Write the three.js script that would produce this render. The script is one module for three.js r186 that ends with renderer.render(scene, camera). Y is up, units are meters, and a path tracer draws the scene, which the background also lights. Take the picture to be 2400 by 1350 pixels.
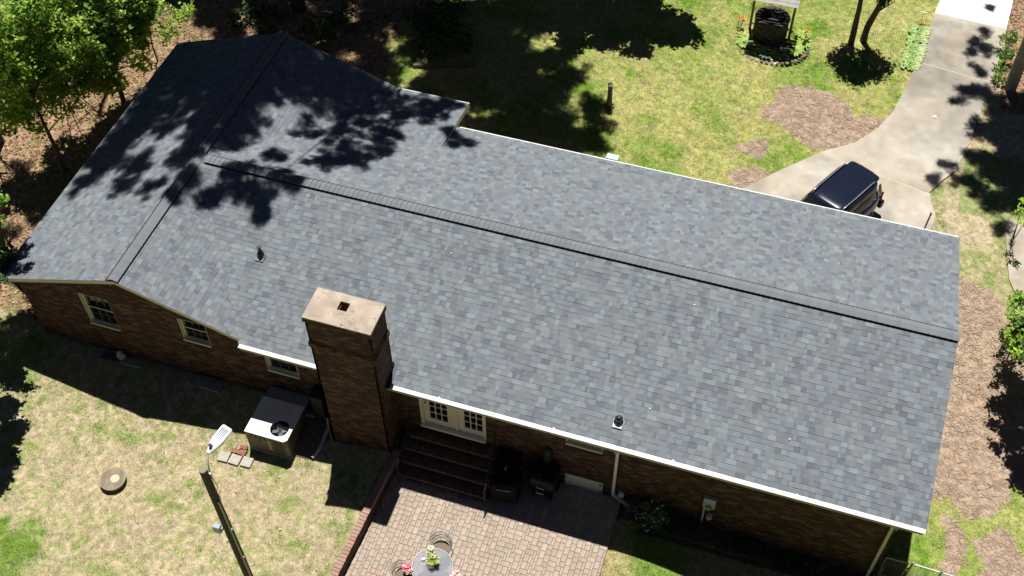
import * as THREE from 'three';
import { mergeGeometries } from 'three/addons/utils/BufferGeometryUtils.js';
import { RoundedBoxGeometry } from 'three/addons/geometries/RoundedBoxGeometry.js';

// ------------------------------------------------------------------ camera, sky, sun, exposure
const scene = new THREE.Scene();
const camera = new THREE.PerspectiveCamera(27.82, 16 / 9, 0.5, 900);
camera.rotation.order = 'YXZ';
camera.position.set(16.184, 28.197, 19.863);
camera.rotation.set(-0.896, 0.325, -0.015);
const renderer = new THREE.WebGLRenderer({ antialias: true });
renderer.toneMapping = THREE.LinearToneMapping;
renderer.toneMappingExposure = 1.22;
renderer.shadowMap.enabled = true;
const SUN = new THREE.Vector3(-0.093, 1, -0.311);                // direction to the sun
const sun = new THREE.DirectionalLight(new THREE.Color(1, 0.965, 0.915), 5.0);
sun.position.copy(SUN).multiplyScalar(90).add(new THREE.Vector3(9, 0, -2));
sun.target.position.set(9, 0, -2);
sun.castShadow = true; sun.shadow.radius = 1; sun.shadow.mapSize.set(4096, 4096);
Object.assign(sun.shadow.camera, { left: -34, right: 34, top: 34, bottom: -34, near: 1, far: 220 });
scene.add(sun, sun.target);
{ // clear deep-blue sky, paler towards the horizon
  const W = 128, H = 64, d = new Float32Array(W * H * 4);
  for (let j = 0; j < H; j++) for (let i = 0; i < W; i++) {
    const el = (j + .5) / H * 2 - 1, k = (j * W + i) * 4, t = Math.pow(Math.max(0, 1 - Math.abs(el)), 2.2);
    d[k] = .012 + .02 * t; d[k + 1] = .02 + .022 * t; d[k + 2] = .05 + .02 * t; d[k + 3] = 1;
  }
  const sky = new THREE.DataTexture(d, W, H, THREE.RGBAFormat, THREE.FloatType);
  sky.mapping = THREE.EquirectangularReflectionMapping; sky.magFilter = THREE.LinearFilter; sky.needsUpdate = true;
  scene.background = sky; scene.environment = sky;
}

// ------------------------------------------------------------------ helpers
let seed = 20240611;
const rnd = () => { seed |= 0; seed = seed + 0x6D2B79F5 | 0; let t = Math.imul(seed ^ seed >>> 15, 1 | seed); t = t + Math.imul(t ^ t >>> 7, 61 | t) ^ t; return ((t ^ t >>> 14) >>> 0) / 4294967296; };
const rr = (a, b) => a + (b - a) * rnd(), pick = a => a[Math.floor(rnd() * a.length)];
const gauss = () => (rnd() + rnd() + rnd() + rnd() - 2) * .87;
const V = (x, y, z) => new THREE.Vector3(x, y, z);
const S = t => { t = Math.min(1, Math.max(0, t)); return t * t * (3 - 2 * t); };
const C = (r, g, b) => new THREE.Color().setRGB(r, g, b);
const hash = (i, j, s) => { let h = Math.imul(i, 374761393) + Math.imul(j, 668265263) + Math.imul(s, 2147483647 ^ 0x5bd1e995) | 0; h = Math.imul(h ^ h >>> 13, 1274126177); return ((h ^ h >>> 16) >>> 0) / 4294967296; };
function vn(x, y, s = 1) { const i = Math.floor(x), j = Math.floor(y), u = x - i, v = y - j, a = u * u * (3 - 2 * u), b = v * v * (3 - 2 * v); return (hash(i, j, s) * (1 - a) + hash(i + 1, j, s) * a) * (1 - b) + (hash(i, j + 1, s) * (1 - a) + hash(i + 1, j + 1, s) * a) * b; }
const fbm = (x, y, s, o = 3) => { let a = 0, w = .5, n = 0; for (let k = 0; k < o; k++) { a += w * vn(x, y, s + k); n += w; w *= .5; x *= 2.03; y *= 2.03; } return a / n; };
const used = {};
function numbered(n) { const k = used[n] = (used[n] || 0) + 1; return k === 1 ? n : n + '_' + String(k - 1).padStart(3, '0'); }
function tag(o, label, category, group, kind) { if (label) o.userData.label = label; if (category) o.userData.category = category; if (group) o.userData.group = group; if (kind) o.userData.kind = kind; return o; }
function thing(name, p, turn, label, category, group) { const g = new THREE.Group(); g.name = numbered(name); g.position.set(...p); g.rotation.y = turn || 0; scene.add(g); return tag(g, label, category, group); }
function shade(o) { o.castShadow = o.receiveShadow = true; return o; }
function mesh(name, geo, mat, parent = scene) { const m = shade(new THREE.Mesh(geo, mat)); m.name = parent === scene ? numbered(name) : name; parent.add(m); return m; }
class MB { // collects quads, boxes and three geometries into one mesh
  constructor() { this.p = []; this.n = []; this.u = []; this.c = []; }
  tri(a, b, c, col, ua, ub, uc) { const e = V().subVectors(b, a), f = V().subVectors(c, a), n = e.cross(f).normalize(); for (const [q, w] of [[a, ua], [b, ub], [c, uc]]) { this.p.push(q.x, q.y, q.z); this.n.push(n.x, n.y, n.z); this.u.push(w[0], w[1]); this.c.push(col.r, col.g, col.b); } }
  quad(a, b, c, d, col = WHITE, off) { const o = off || [rnd() * 4, rnd() * 4], w = a.distanceTo(b), h = b.distanceTo(c), U = [[o[0], o[1]], [o[0] + w, o[1]], [o[0] + w, o[1] + h], [o[0], o[1] + h]]; this.tri(a, b, c, col, U[0], U[1], U[2]); this.tri(a, c, d, col, U[0], U[2], U[3]); return this; }
  box(x, y, z, sx, sy, sz, col, m) { const X = sx / 2, Y = sy / 2, Z = sz / 2, P = [[-X, -Y, -Z], [X, -Y, -Z], [X, Y, -Z], [-X, Y, -Z], [-X, -Y, Z], [X, -Y, Z], [X, Y, Z], [-X, Y, Z]].map(q => { const v = V(...q); if (m) v.applyMatrix4(m); return v.add(V(x, y, z)); }); for (const [a, b, c, d] of [[4, 5, 6, 7], [1, 0, 3, 2], [5, 1, 2, 6], [0, 4, 7, 3], [7, 6, 2, 3], [0, 1, 5, 4]]) this.quad(P[a], P[b], P[c], P[d], col); return this; }
  beam(a, b, w, h, col) { const d = V().subVectors(b, a), L = d.length(), m = new THREE.Matrix4().lookAt(V(), d, Math.abs(d.y) > .99 * L ? V(1, 0, 0) : V(0, 1, 0)), c = V().addVectors(a, b).multiplyScalar(.5); return this.box(c.x, c.y, c.z, w, h, L, col, m); }
  rod(a, b, r, seg = 8, col = WHITE, r2 = r) { const d = V().subVectors(b, a), g = new THREE.CylinderGeometry(r2, r, d.length(), seg); return this.geo(g, new THREE.Matrix4().compose(V().addVectors(a, b).multiplyScalar(.5), new THREE.Quaternion().setFromUnitVectors(V(0, 1, 0), d.normalize()), V(1, 1, 1)), col); }
  tube(pts, r, seg = 24, rad = 7, col = WHITE) { return this.geo(new THREE.TubeGeometry(new THREE.CatmullRomCurve3(pts), seg, r, rad), null, col); }
  geo(g, m, col = WHITE) { let h = g.index ? g.toNonIndexed() : g; if (m) { h = h === g ? g.clone() : h; h.applyMatrix4(m); } const P = h.attributes.position.array, N = h.attributes.normal.array, U = h.attributes.uv ? h.attributes.uv.array : null, n = P.length / 3; for (let i = 0; i < n; i++) { this.p.push(P[3 * i], P[3 * i + 1], P[3 * i + 2]); this.n.push(N[3 * i], N[3 * i + 1], N[3 * i + 2]); this.u.push(U ? U[2 * i] : 0, U ? U[2 * i + 1] : 0); this.c.push(col.r, col.g, col.b); } return this; }
  geometry() { const g = new THREE.BufferGeometry(); g.setAttribute('position', new THREE.Float32BufferAttribute(this.p, 3)); g.setAttribute('normal', new THREE.Float32BufferAttribute(this.n, 3)); g.setAttribute('uv', new THREE.Float32BufferAttribute(this.u, 2)); g.setAttribute('color', new THREE.Float32BufferAttribute(this.c, 3)); return g; }
  build(name, mat, parent = scene) { return mesh(name, this.geometry(), mat, parent); }
}
const WHITE = C(1, 1, 1);
const T = (x, y, z) => new THREE.Matrix4().makeTranslation(x, y, z);
const M4 = (p, e, s) => new THREE.Matrix4().compose(p, new THREE.Quaternion().setFromEuler(new THREE.Euler(...(e || [0, 0, 0]))), s || V(1, 1, 1));
// textures: a grey noise field used as colour grain and as relief
function noiseTex(n, f, srgb) {
  const d = new Uint8Array(n * n * 4);
  for (let j = 0; j < n; j++) for (let i = 0; i < n; i++) { const v = f(i / n, j / n), k = (j * n + i) * 4; if (v.length) { for (let q = 0; q < 3; q++) d[k + q] = Math.max(0, Math.min(255, v[q] * 255)); } else d[k] = d[k + 1] = d[k + 2] = Math.max(0, Math.min(255, v * 255)); d[k + 3] = 255; }
  const t = new THREE.DataTexture(d, n, n); t.wrapS = t.wrapT = THREE.RepeatWrapping; t.magFilter = THREE.LinearFilter; t.minFilter = THREE.LinearMipmapLinearFilter; t.generateMipmaps = true; if (srgb) t.colorSpace = THREE.SRGBColorSpace; t.needsUpdate = true; return t;
}
const per = (x, y, n, s) => { const i = Math.floor(x * n), j = Math.floor(y * n), u = x * n - i, v = y * n - j, a = u * u * (3 - 2 * u), b = v * v * (3 - 2 * v), m = q => ((q % n) + n) % n; return (hash(m(i), m(j), s) * (1 - a) + hash(m(i + 1), m(j), s) * a) * (1 - b) + (hash(m(i), m(j + 1), s) * (1 - a) + hash(m(i + 1), m(j + 1), s) * a) * b; };
const GRAIN = noiseTex(256, (x, y) => .78 + .16 * hash(Math.floor(x * 256), Math.floor(y * 256), 3) + .1 * per(x, y, 24, 5) + .06 * per(x, y, 6, 9));
const BLOTCH = noiseTex(256, (x, y) => .66 + .2 * per(x, y, 5, 21) + .12 * per(x, y, 17, 22) + .1 * per(x, y, 61, 23) + .06 * hash(Math.floor(x * 256), Math.floor(y * 256), 24));
const rep = (t, r) => { const q = t.clone(); q.repeat.set(r, r); q.needsUpdate = true; return q; };
const mat = (col, rough = .8, o = {}) => new THREE.MeshStandardMaterial({ color: col, roughness: rough, ...o });
const G1 = rep(GRAIN, 2.2), G2 = rep(BLOTCH, .8), G3 = rep(BLOTCH, .35);
const M = {
  shingle: mat(WHITE, .93, { vertexColors: true, map: G1, bumpMap: G1, bumpScale: .002 }),
  brick: mat(WHITE, .9, { vertexColors: true, map: rep(BLOTCH, 2.6), bumpMap: G1, bumpScale: .002 }),
  mortar: mat(C(.03, .024, .021), .95, { map: G1 }),
  cream: mat(C(.62, .61, .5), .5, { map: rep(GRAIN, .7) }),
  white: mat(C(.8, .8, .8), .4), trim: mat(C(.74, .74, .72), .45, { map: rep(GRAIN, .5) }),
  glass: new THREE.MeshPhysicalMaterial({ color: C(.9, .95, .95), roughness: .03, transmission: 1, thickness: 0, ior: 1.5 }),
  dark: mat(C(.012, .012, .014), .8), black: mat(C(.014, .014, .016), .45), iron: mat(C(.02, .02, .02), .5, { metalness: .3 }),
  concrete: mat(C(.44, .41, .36), .92, { map: G3, bumpMap: G2, bumpScale: .003 }),
  steel: mat(C(.55, .56, .58), .35, { metalness: .85 }),
  wood: mat(C(.2, .15, .1), .85, { map: G2 }), bark: mat(C(.09, .07, .055), .95, { map: rep(BLOTCH, 1.7), bumpMap: rep(BLOTCH, 4), bumpScale: .02 }),
  plain: mat(WHITE, .75, { vertexColors: true, map: G2 }), gloss: mat(WHITE, .4, { vertexColors: true }),
};
// ------------------------------------------------------------------ house numbers (metres, patio at y = 0)
const E = 3.24, HR = 1.2282, AF = 4.662, XR = 21.332, CW = 3.462, ZN = 4.825, ZF = 5.827, WL = 4.127, W5 = 3.757, XE = 6.212, ZB = 3.352, SL = 0.3423, ZW = 4.54;
const vn1 = HR / 5 / SL, vf1 = HR / AF / SL, XB = vf1 * ZB, VE = (W5 - XB) / (ZF - ZB), YB = HR * (1 - ZB / AF), Y5 = HR - SL * W5;
const PL = {
  near: { D: 5.0, P: (a, d) => V(a, E + HR * (1 - d / 5), d) },
  far: { D: AF, P: (a, d) => V(a, E + HR * (1 - d / AF), -d) },
  left: { D: WL, P: (a, d) => V(-d, E + HR - SL * d, a) },
  right: { D: W5, P: (a, d) => V(d, E + HR - SL * d, a) },
  ext: { D: ZF, P: (a, d) => V(a, E + YB + (Y5 - YB) * (d - ZB) / (ZF - ZB), -d) },
};
const vFar = d => d < XB ? d / vf1 : ZB + (d - XB) / VE;
function groundY(x, z) {
  const far = -.55 * S((x - 9) / 7), near = -.55 * S((x - 14.2) / 5), t = S((z + 4) / 8);
  let y = far + (near - far) * t;
  if (x < 7.72) y += (.05 + .33 * S((6.5 - z) / 1.9) + .25 * S((x - 5.8) / 1.8) * S((9.5 - z) / 2.5)) * S((z - 1) / 3);
  return y;
}
const inPoly = (x, z, P) => { let c = false; for (let i = 0, j = P.length - 1; i < P.length; j = i++) if ((P[i][1] > z) !== (P[j][1] > z) && x < (P[j][0] - P[i][0]) * (z - P[i][1]) / (P[j][1] - P[i][1]) + P[i][0]) c = !c; return c; };
const polyDist = (x, z, P) => { let m = 1e9; for (let i = 0, j = P.length - 1; i < P.length; j = i++) { const ax = P[j][0], az = P[j][1], bx = P[i][0] - ax, bz = P[i][1] - az, t = Math.max(0, Math.min(1, ((x - ax) * bx + (z - az) * bz) / (bx * bx + bz * bz))); m = Math.min(m, Math.hypot(x - ax - t * bx, z - az - t * bz)); } return inPoly(x, z, P) ? -m : m; };

// ------------------------------------------------------------------ ground
const MULCH = [
  [[15.02, -12.86], [15.3, -13.7], [15.58, -14.15], [16.4, -14.3], [17.3, -14.09], [18.03, -13.25], [19.22, -13.39], [18.95, -12.7], [18.5, -11.92], [17.9, -11.2], [17.28, -11.0], [16.6, -11.2], [15.99, -11.69], [14.7, -12.04]],
  [[14.25, -10.2], [14.9, -10.85], [15.4, -10.9], [15.5, -10.5], [15.3, -10.1], [14.7, -9.95]],
  [[14.3, -8.9], [15.2, -9.6], [15.75, -9.45], [15.3, -8.7], [14.7, -8.2]],
  [[21.0, -5.9], [22.0, -6.7], [23.0, -6.5], [24.3, -5.6], [25.4, -4], [25.2, -.5], [24.35, .4], [24.2, 1.0], [23.6, 1.75], [23.1, 1.95], [22.6, 1.4], [22.2, 1.75], [21.2, 1.6], [21, -2]],
  [[22.45, 2.1], [22.85, 2.05], [23.1, 2.5], [23.15, 3.3], [22.9, 4.1], [22.6, 3.6], [22.55, 2.8]],
  [[23.3, 2.6], [24.0, 2.0], [24.6, 2.3], [24.9, 3.6], [24.2, 4.6], [23.6, 3.8], [23.7, 3.2]],
];
const DRIVE = [[13.6, -7.2], [15.08, -8.5], [16.04, -9.65], [17.3, -10.98], [18.3, -11.75], [18.97, -12.75], [19.4, -13.8], [19.62, -14.9], [19.85, -16.23], [20.05, -17.9], [20.27, -19.76], [20.8, -23.5], [21.8, -31], [24.9, -31], [23.6, -23.7], [23.13, -21.6], [22.9, -18.9], [22.74, -17.26], [22.38, -14.73], [22.1, -12.9], [21.75, -11.4], [21.3, -10.7], [21.0, -10.1], [21.1, -9.6], [21.3, -9.0], [21.2, -8.36], [20.8, -4.6], [13.6, -4.6]];
const CONC2 = [[23.45, -9.6], [24.4, -9.8], [25.2, -8.5], [25, -6.2], [24.2, -5.9], [23.75, -7]];
// what grows or lies at a place: [r, g, b, grass amount, kind]; kind 0 grass, 1 mulch, 2 litter, 3 soil
function cover(x, z) {
  const w = fbm(x * .9, z * .9, 11), w2 = fbm(x * 2.6, z * 2.6, 31), w3 = fbm(x * 7, z * 7, 51, 2), jag = (fbm(x * 3.1, z * 3.1, 71) - .5) * .5 + (vn(x * 16, z * 16, 77) - .5) * .16;
  for (const P of MULCH) if (polyDist(x, z, P) + jag * .8 < 0) { const k = .9 + .2 * w3; return [.4 * k, .3 * k, .215 * k, 0, 1]; }
  let straw = [.43, .33, .2], dry = [.34, .29, .11], lush = [.14, .23, .03], amt, g;
  if (x < 7.8 && z > 4.2) { // near yard: straw-coloured with green clumps
    g = S((w2 - .57) / .2) * .65 + S((fbm(x * .55, z * .55, 91) - .6) / .14) * .6 + .55 * S((.4 - Math.abs(x + .3)) / 2 + (5.9 - z) * .35 + (w - .4)) + .8 * S((1.2 - Math.hypot(x + .9, (z - 11.1) * .8)) / .7 + (w2 - .5)) + .35 * S((x - 5.9) / 1.2) * S((7.5 - z) / 1.5);
    if (z < 6.3) g = Math.max(g, .45 * S((w3 - .35) / .3));
    const bare = S((w - .5) / .2); g = Math.max(g, .34 * S((w3 - .5) / .22) * (1 - .6 * bare));
    straw = [.46 - .01 * bare, .365 - .045 * bare, .255]; amt = .34 + .55 * g; dry = [.37, .33, .17]; if (Math.hypot(x - .65, z - 8.3) < .85 + jag) { g *= .1; straw = [.52, .39, .28]; }
  } else if (x < -3.2 + z * .05 || (x < 1.2 + (w - .5) * 2 && z < -6)) { // leaf litter under the trees
    const k = .75 + .5 * w3, q = S((w2 - .5) / .2); const gr = .5 * S((fbm(x * .6, z * .6, 17) - .5) / .14);
    return [(.36 - .08 * q) * k * (1 - .4 * gr), (.225 - .04 * q) * k, (.14 - .05 * q) * k * (1 - .5 * gr), .12 + .5 * gr, 2];
  } else if (x > 20.9 && z < -4.5) { // sandy verge by the driveway
    g = S((fbm(x * .8, z * .8, 19) - .48) / .14); if (x > 23 && z < -15) { const k = .8 + .4 * w3; return [.35 * k, .21 * k, .14 * k, .05, 2]; }
    g *= .75; if (z > -9 || (x < 22.3 && z > -11.5)) g *= .35 + .5 * S((w2 - .5) / .15); straw = [.5, .4, .31]; amt = .12 + .6 * g; dry = [.38, .32, .16]; if (z > -12.5 && z < -9.5 && x > 22) g = Math.max(g, .6);
  } else if (z > 4 && x > 14) { // beside the patio and along the wall
    if (z < 5.15 + (x - 14) * -.05 + jag * .3 && x < 20.9) { const k = .7 + .6 * w3; return [.1 * k, .07 * k, .05 * k, .04, 3]; }
    g = .35 + .6 * S((w - .42) / .2); amt = .75; if (x < 14.9) g *= S((x - 14.1) / .8);
  } else { // far lawn
    g = .62 * S((w - .36) / .3) + .4 * S((w2 - .5) / .2); const bare = S((fbm(x * .7, z * .7, 41) - .5) / .16) * .75;
    g = Math.min(1, g * (1 - .6 * bare)); amt = .9 - .4 * bare; dry = [.3, .29, .07]; straw = [.44, .38, .2]; dry = [.33, .36, .06]; lush = [.14, .25, .02];
    if (x > 20.8) g = Math.max(g, .55 * S((z - 1) / 2));
    if (x > 9 && z < -7 && x < 15.3 && z > -10.5) g = Math.max(g, .75 * S((w - .4) / .2));
  }
  g = Math.min(1, g); const m = Math.min(1, .2 + .75 * w3 + (rnd() - .5) * .3), k = .62 + .76 * fbm(x * 9, z * 9, 61, 3);
  const b = [0, 1, 2].map(i => (straw[i] * (1 - m) + dry[i] * m) * (1 - g) + lush[i] * g * 1.1 + dry[i] * .0);
  return [b[0] * k, b[1] * k, b[2] * k, amt, 0, g];
}
const GX0 = -17, GX1 = 28, GZ0 = -31, GZ1 = 14;
{
  const n = 1024, d = new Uint8Array(n * n * 4), srgb = v => 255 * (v <= .0031308 ? v * 12.92 : 1.055 * Math.pow(v, 1 / 2.4) - .055);
  for (let j = 0; j < n; j++) for (let i = 0; i < n; i++) {
    const x = GX0 + (i + .5) / n * (GX1 - GX0), z = GZ0 + (j + .5) / n * (GZ1 - GZ0), c = cover(x, z), k = (j * n + i) * 4, f = .74 + .52 * rnd();
    for (let q = 0; q < 3; q++) d[k + q] = srgb(Math.min(1, c[q] * f)); d[k + 3] = 255;
  }
  const t = new THREE.DataTexture(d, n, n); t.colorSpace = THREE.SRGBColorSpace; t.magFilter = THREE.LinearFilter; t.minFilter = THREE.LinearMipmapLinearFilter; t.generateMipmaps = true; t.needsUpdate = true;
  const ax = [], az = []; for (let x = GX0; x <= GX1 + 1e-6; x += .25) ax.push(x); for (let z = GZ0; z <= GZ1 + 1e-6; z += .25) az.push(z);
  ax.push(7.7, 7.74); ax.sort((a, b) => a - b); for (const r of [60, 150, 400]) { ax.unshift(GX0 - r); ax.push(GX1 + r); az.unshift(GZ0 - r); az.push(GZ1 + r); }
  const P = [], U = [], I = [];
  for (const z of az) for (const x of ax) { const inside = x > 7.72 && x < 14.2 && z > 4.4; P.push(x, groundY(x, z) - (inside ? .06 : 0) - .04 + (vn(x * 1.3, z * 1.3, 5) - .5) * .04, z); U.push((x - GX0) / (GX1 - GX0), (z - GZ0) / (GZ1 - GZ0)); }
  for (let j = 0; j < az.length - 1; j++) for (let i = 0; i < ax.length - 1; i++) { const a = j * ax.length + i, b = a + 1, c = a + ax.length, e = c + 1; I.push(a, c, b, b, c, e); }
  const g = new THREE.BufferGeometry(); g.setAttribute('position', new THREE.Float32BufferAttribute(P, 3)); g.setAttribute('uv', new THREE.Float32BufferAttribute(U, 2)); g.setIndex(I); g.computeVertexNormals();
  tag(mesh('ground', g, mat(WHITE, .97, { map: t, bumpMap: rep(GRAIN, 60), bumpScale: .02 })), 'lawns, bare soil and litter round the brick house', null, null, 'structure');
}
function inst(name, geo, material, list, parent = scene) { // list of [matrix, colour]
  const m = shade(new THREE.InstancedMesh(geo, material, list.length)); m.name = parent === scene ? numbered(name) : name;
  list.forEach(([x, c], i) => { m.setMatrixAt(i, x); if (c) m.setColorAt(i, c); }); parent.add(m); return m;
}
const blocked = (x, z) => (x > -3.8 && x < 20.95 && z > -4.35 && z < 4.6) || (x > -3.8 && x < 6.1 && z < -4 && z > -5.6) || (x > 7.5 && x < 14.08 && z > 4.5) || inPoly(x, z, DRIVE) || inPoly(x, z, CONC2);
{ // grass, mulch straw, fallen leaves
  const blade = new MB(); for (let k = 0; k < 5; k++) { const a = k * 2.4 + .3, r = .012 + .01 * (k % 3), l = .042 + .014 * ((k * 7) % 4) / 3, b = V(Math.cos(a) * r, 0, Math.sin(a) * r), s = V(-Math.sin(a) * .006, 0, Math.cos(a) * .006), t = V(Math.cos(a) * l * 1.1, .018 + .012 * (k % 3), Math.sin(a) * l * 1.1); blade.tri(V().subVectors(b, s), V().addVectors(b, s), t, WHITE, [0, 0], [1, 0], [.5, 1]); }
  const stick = new MB(); for (let k = 0; k < 4; k++) { const a = k * .8 + .2, l = .05 + .02 * (k % 3), d = V(Math.cos(a) * l, .004 * (k % 2), Math.sin(a) * l), o = V(.03 * ((k * 5) % 3 - 1), .006 + .005 * k, .03 * ((k * 3) % 4 - 1.5)), s = V(-Math.sin(a) * .005, .002, Math.cos(a) * .005); stick.quad(V().copy(o).sub(d).sub(s), V().copy(o).add(d).sub(s), V().copy(o).add(d).add(s), V().copy(o).sub(d).add(s)); }
  const leaf = new MB(); leaf.quad(V(-.05, .012, 0), V(0, 0, -.03), V(.05, .014, 0), V(0, .006, .03));
  const grass = [], straw = [], litter = [];
  for (let k = 0; k < 620000; k++) {
    const x = rr(-13, 25.5), z = rr(-22.5, 12);
    if (blocked(x, z)) continue;
    const c = cover(x, z), y = groundY(x, z) - .045 + (vn(x * 1.3, z * 1.3, 5) - .5) * .04, s = rr(.8, 1.75), tl = () => M4(V(x, y, z), [rr(-.25, .25), rnd() * 6.28, rr(-.25, .25)], V(s, s * rr(.6, 1.3), s));
    if (c[4] === 1) { if (rnd() < .18) { const q = rr(.84, 1.16); straw.push([tl(), C(.41 * q, .305 * q, .22 * q)]); } }
    else if (c[4] === 2) { if (rnd() < c[3] * .6) grass.push([tl(), C(.1, .13, .03)]); else if (rnd() < .3) { const q = rr(.4, 1.3); litter.push([M4(V(x, y + .012, z), [rr(-.5, .5), rnd() * 6.28, rr(-.5, .5)], V(s, s, s)), pick([C(.36 * q, .22 * q, .12 * q), C(.45 * q, .29 * q, .2 * q), C(.2 * q, .12 * q, .07 * q), C(.33 * q, .28 * q, .1 * q)])]); } }
    else if (rnd() < c[3] * .62) { const q = rr(.5, 1.45), gm = Math.min(1, Math.max(0, (c[5] || 0) + rr(-.4, .45))); grass.push([tl(), C((.46 * (1 - gm) + .13 * gm) * q, (.41 * (1 - gm) + .25 * gm) * q, (.2 * (1 - gm) + .018 * gm) * q)]); }
  }
  for (let k = 0; k < 60; k++) { const near = k < 34, x = near ? rr(-3, 7.4) : rr(7, 19), z = near ? rr(4.8, 9.8) : rr(-17, -6); if (blocked(x, z)) continue; const q = rr(.4, .9); litter.push([M4(V(x, groundY(x, z) + .01, z), [rr(-.4, .4), rnd() * 6, rr(-.4, .4)], V(q, q, q)), pick([C(.5, .42, .3), C(.6, .55, .4), C(.34, .24, .14)])]); }
  tag(inst('grass', blade.geometry(), mat(WHITE, .8, { side: THREE.DoubleSide }), grass), 'short patchy lawn grass, green and straw coloured', 'grass', null, 'stuff');
  tag(inst('straw_mulch', stick.geometry(), mat(WHITE, .95, { side: THREE.DoubleSide }), straw), 'brown straw and wood mulch spread in bare patches', 'mulch', null, 'stuff');
  tag(inst('fallen_leaves', leaf.geometry(), mat(WHITE, .9, { side: THREE.DoubleSide }), litter), 'dry fallen leaves under the trees and scattered on the lawns', 'leaf litter', null, 'stuff');
  console.log('tufts', grass.length, straw.length, litter.length);
}
// ------------------------------------------------------------------ driveway, concrete
function slab(name, poly, y0, th, material, parent, uv = 1) { // flat polygon in x,z with thickness
  const s = new THREE.Shape(poly.map(p => new THREE.Vector2(p[0], -p[1]))), g = new THREE.ExtrudeGeometry(s, { depth: th, bevelEnabled: false }); g.rotateX(-Math.PI / 2); g.translate(0, y0 - th, 0); return mesh(name, g, material, parent);
}
const cut = (poly, f) => { const out = []; poly.forEach((p, i) => { const q = poly[(i + 1) % poly.length], a = f(p), b = f(q); if (a >= 0) out.push(p); if ((a >= 0) !== (b >= 0)) { const t = a / (a - b); out.push([p[0] + (q[0] - p[0]) * t, p[1] + (q[1] - p[1]) * t]); } }); return out; };
const line = (ax, az, bx, bz) => (p => ((bx - ax) * (p[1] - az) - (bz - az) * (p[0] - ax)) / Math.hypot(bx - ax, bz - az));
{
  const d = thing('driveway', [0, 0, 0], 0, 'curving concrete driveway with jointed panels'); tag(d, 'pale curving concrete driveway with straight joints beside the lawn', null, null, 'structure');
  const L1 = line(19.92, -16.76, 22.72, -16.39), L2 = line(17.25, -10.86, 21.02, -10.02), L3 = line(20.3, -19.85, 23.15, -19.66), g = .022;
  const wet = noiseTex(512, (x, y) => { const n = .5 * per(x, y, 4, 61) + .3 * per(x, y, 11, 62) + .2 * per(x, y, 37, 63), f = hash(Math.floor(x * 512), Math.floor(y * 512), 64); const st = S((per(x, y, 9, 67) - .62) / .2) * .05, v = .6 + .4 * n + .07 * f - st, r = per(x, y, 7, 66); return [v, v * (.95 + .03 * r), v * (.86 + .08 * r)]; }, true);
  const mk = r => mat(C(.58, .565, .54), .9, { map: rep(wet, r), bumpMap: G2, bumpScale: .003 });
  const panels = [[DRIVE, [p => L2(p) - g], mk(.13), -.53], [DRIVE, [p => -L2(p) - g, p => L1(p) - g], mk(.11), -.53], [DRIVE, [p => -L1(p) - g, p => L3(p) - g], mk(.16), -.527], [DRIVE, [p => -L3(p) - g], mat(C(.95, .94, .93), .9, { map: rep(GRAIN, .3) }), -.525]];
  for (const [P, fs, m, y] of panels) { let q = P; for (const f of fs) q = cut(q, f); if (q.length > 2) slab('concrete_panel', q, y, .14, m, d); }
  const jm = mat(C(.66, .58, .47), .95, { map: G2 });
  slab('joint_filler', DRIVE.map(p => [p[0] * .9995 + 20 * .0005, p[1] * .9995 - 14 * .0005]), -.537, .1, jm, d);
  tag(slab('concrete_walk', CONC2, -.53, .1, mat(C(.55, .52, .49), .92, { map: rep(wet, .2) })), 'short pale concrete walk at the right edge of the yard', null, null, 'structure');
  const cv = thing('cleanout_cover', [20.81, -.527, -13.89], 0, 'small round pale cover set in the middle of the driveway', 'cover');
  mesh('lid', new THREE.CylinderGeometry(.075, .085, .025, 20).translate(0, .0125, 0), mat(C(.72, .64, .48), .7), cv); mesh('knob', new THREE.CylinderGeometry(.025, .03, .02, 12).translate(0, .035, 0), mat(C(.7, .62, .45), .7), cv);
}
// ------------------------------------------------------------------ the house
const house = thing('brick_house', [0, 0, 0], 0, 'single-storey brown brick house under a grey shingle roof', 'house');
const camP = camera.position;
// roof deck (solid under the shingles)
const roof = (() => {
  const m = new MB(), th = .16, dn = V(0, -th, 0), face = (...q) => { const a = q.map(v => v.clone().add(V(0, -.022, 0))), b = a.map(v => v.clone().add(dn)); const f = (p, k) => { for (let i = 1; i < p.length - 1; i++) m.tri(p[0], p[i], p[i + 1], k, [0, 0], [1, 0], [1, 1]); }; f(a, WHITE); f(b, WHITE); a.forEach((v, i) => { const w = a[(i + 1) % a.length], e = b[(i + 1) % a.length]; m.quad(v, w, e, b[i], WHITE); }); };
  const { near, far, left, right, ext } = PL;
  face(near.P(0, 0), near.P(XR - .02, 0), near.P(XR - .02, 4.9), near.P(CW + .03, 4.9), near.P(CW, ZN));
  face(right.P(0, 0), right.P(ZN - .02, 0), right.P(ZN - .02, CW), right.P(ZN, CW));
  face(left.P(-ZF + .02, 0), left.P(ZN - .02, 0), left.P(ZN - .02, WL - .03), left.P(-ZF + .02, WL - .03));
  face(right.P(-ZF + .02, 0), right.P(0, 0), right.P(-ZB, XB), right.P(-ZF + .02, W5));
  face(far.P(0, 0), far.P(XB, ZB), far.P(XE, ZB), far.P(XE, AF - .09), far.P(XR - .02, AF - .09), far.P(XR - .02, 0));
  face(ext.P(XB, ZB), ext.P(W5, ZF - .07), ext.P(XE - .02, ZF - .07), ext.P(XE - .02, ZB));
  return m.build('roof', mat(C(.05, .05, .052), .95), house);
})();
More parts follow.
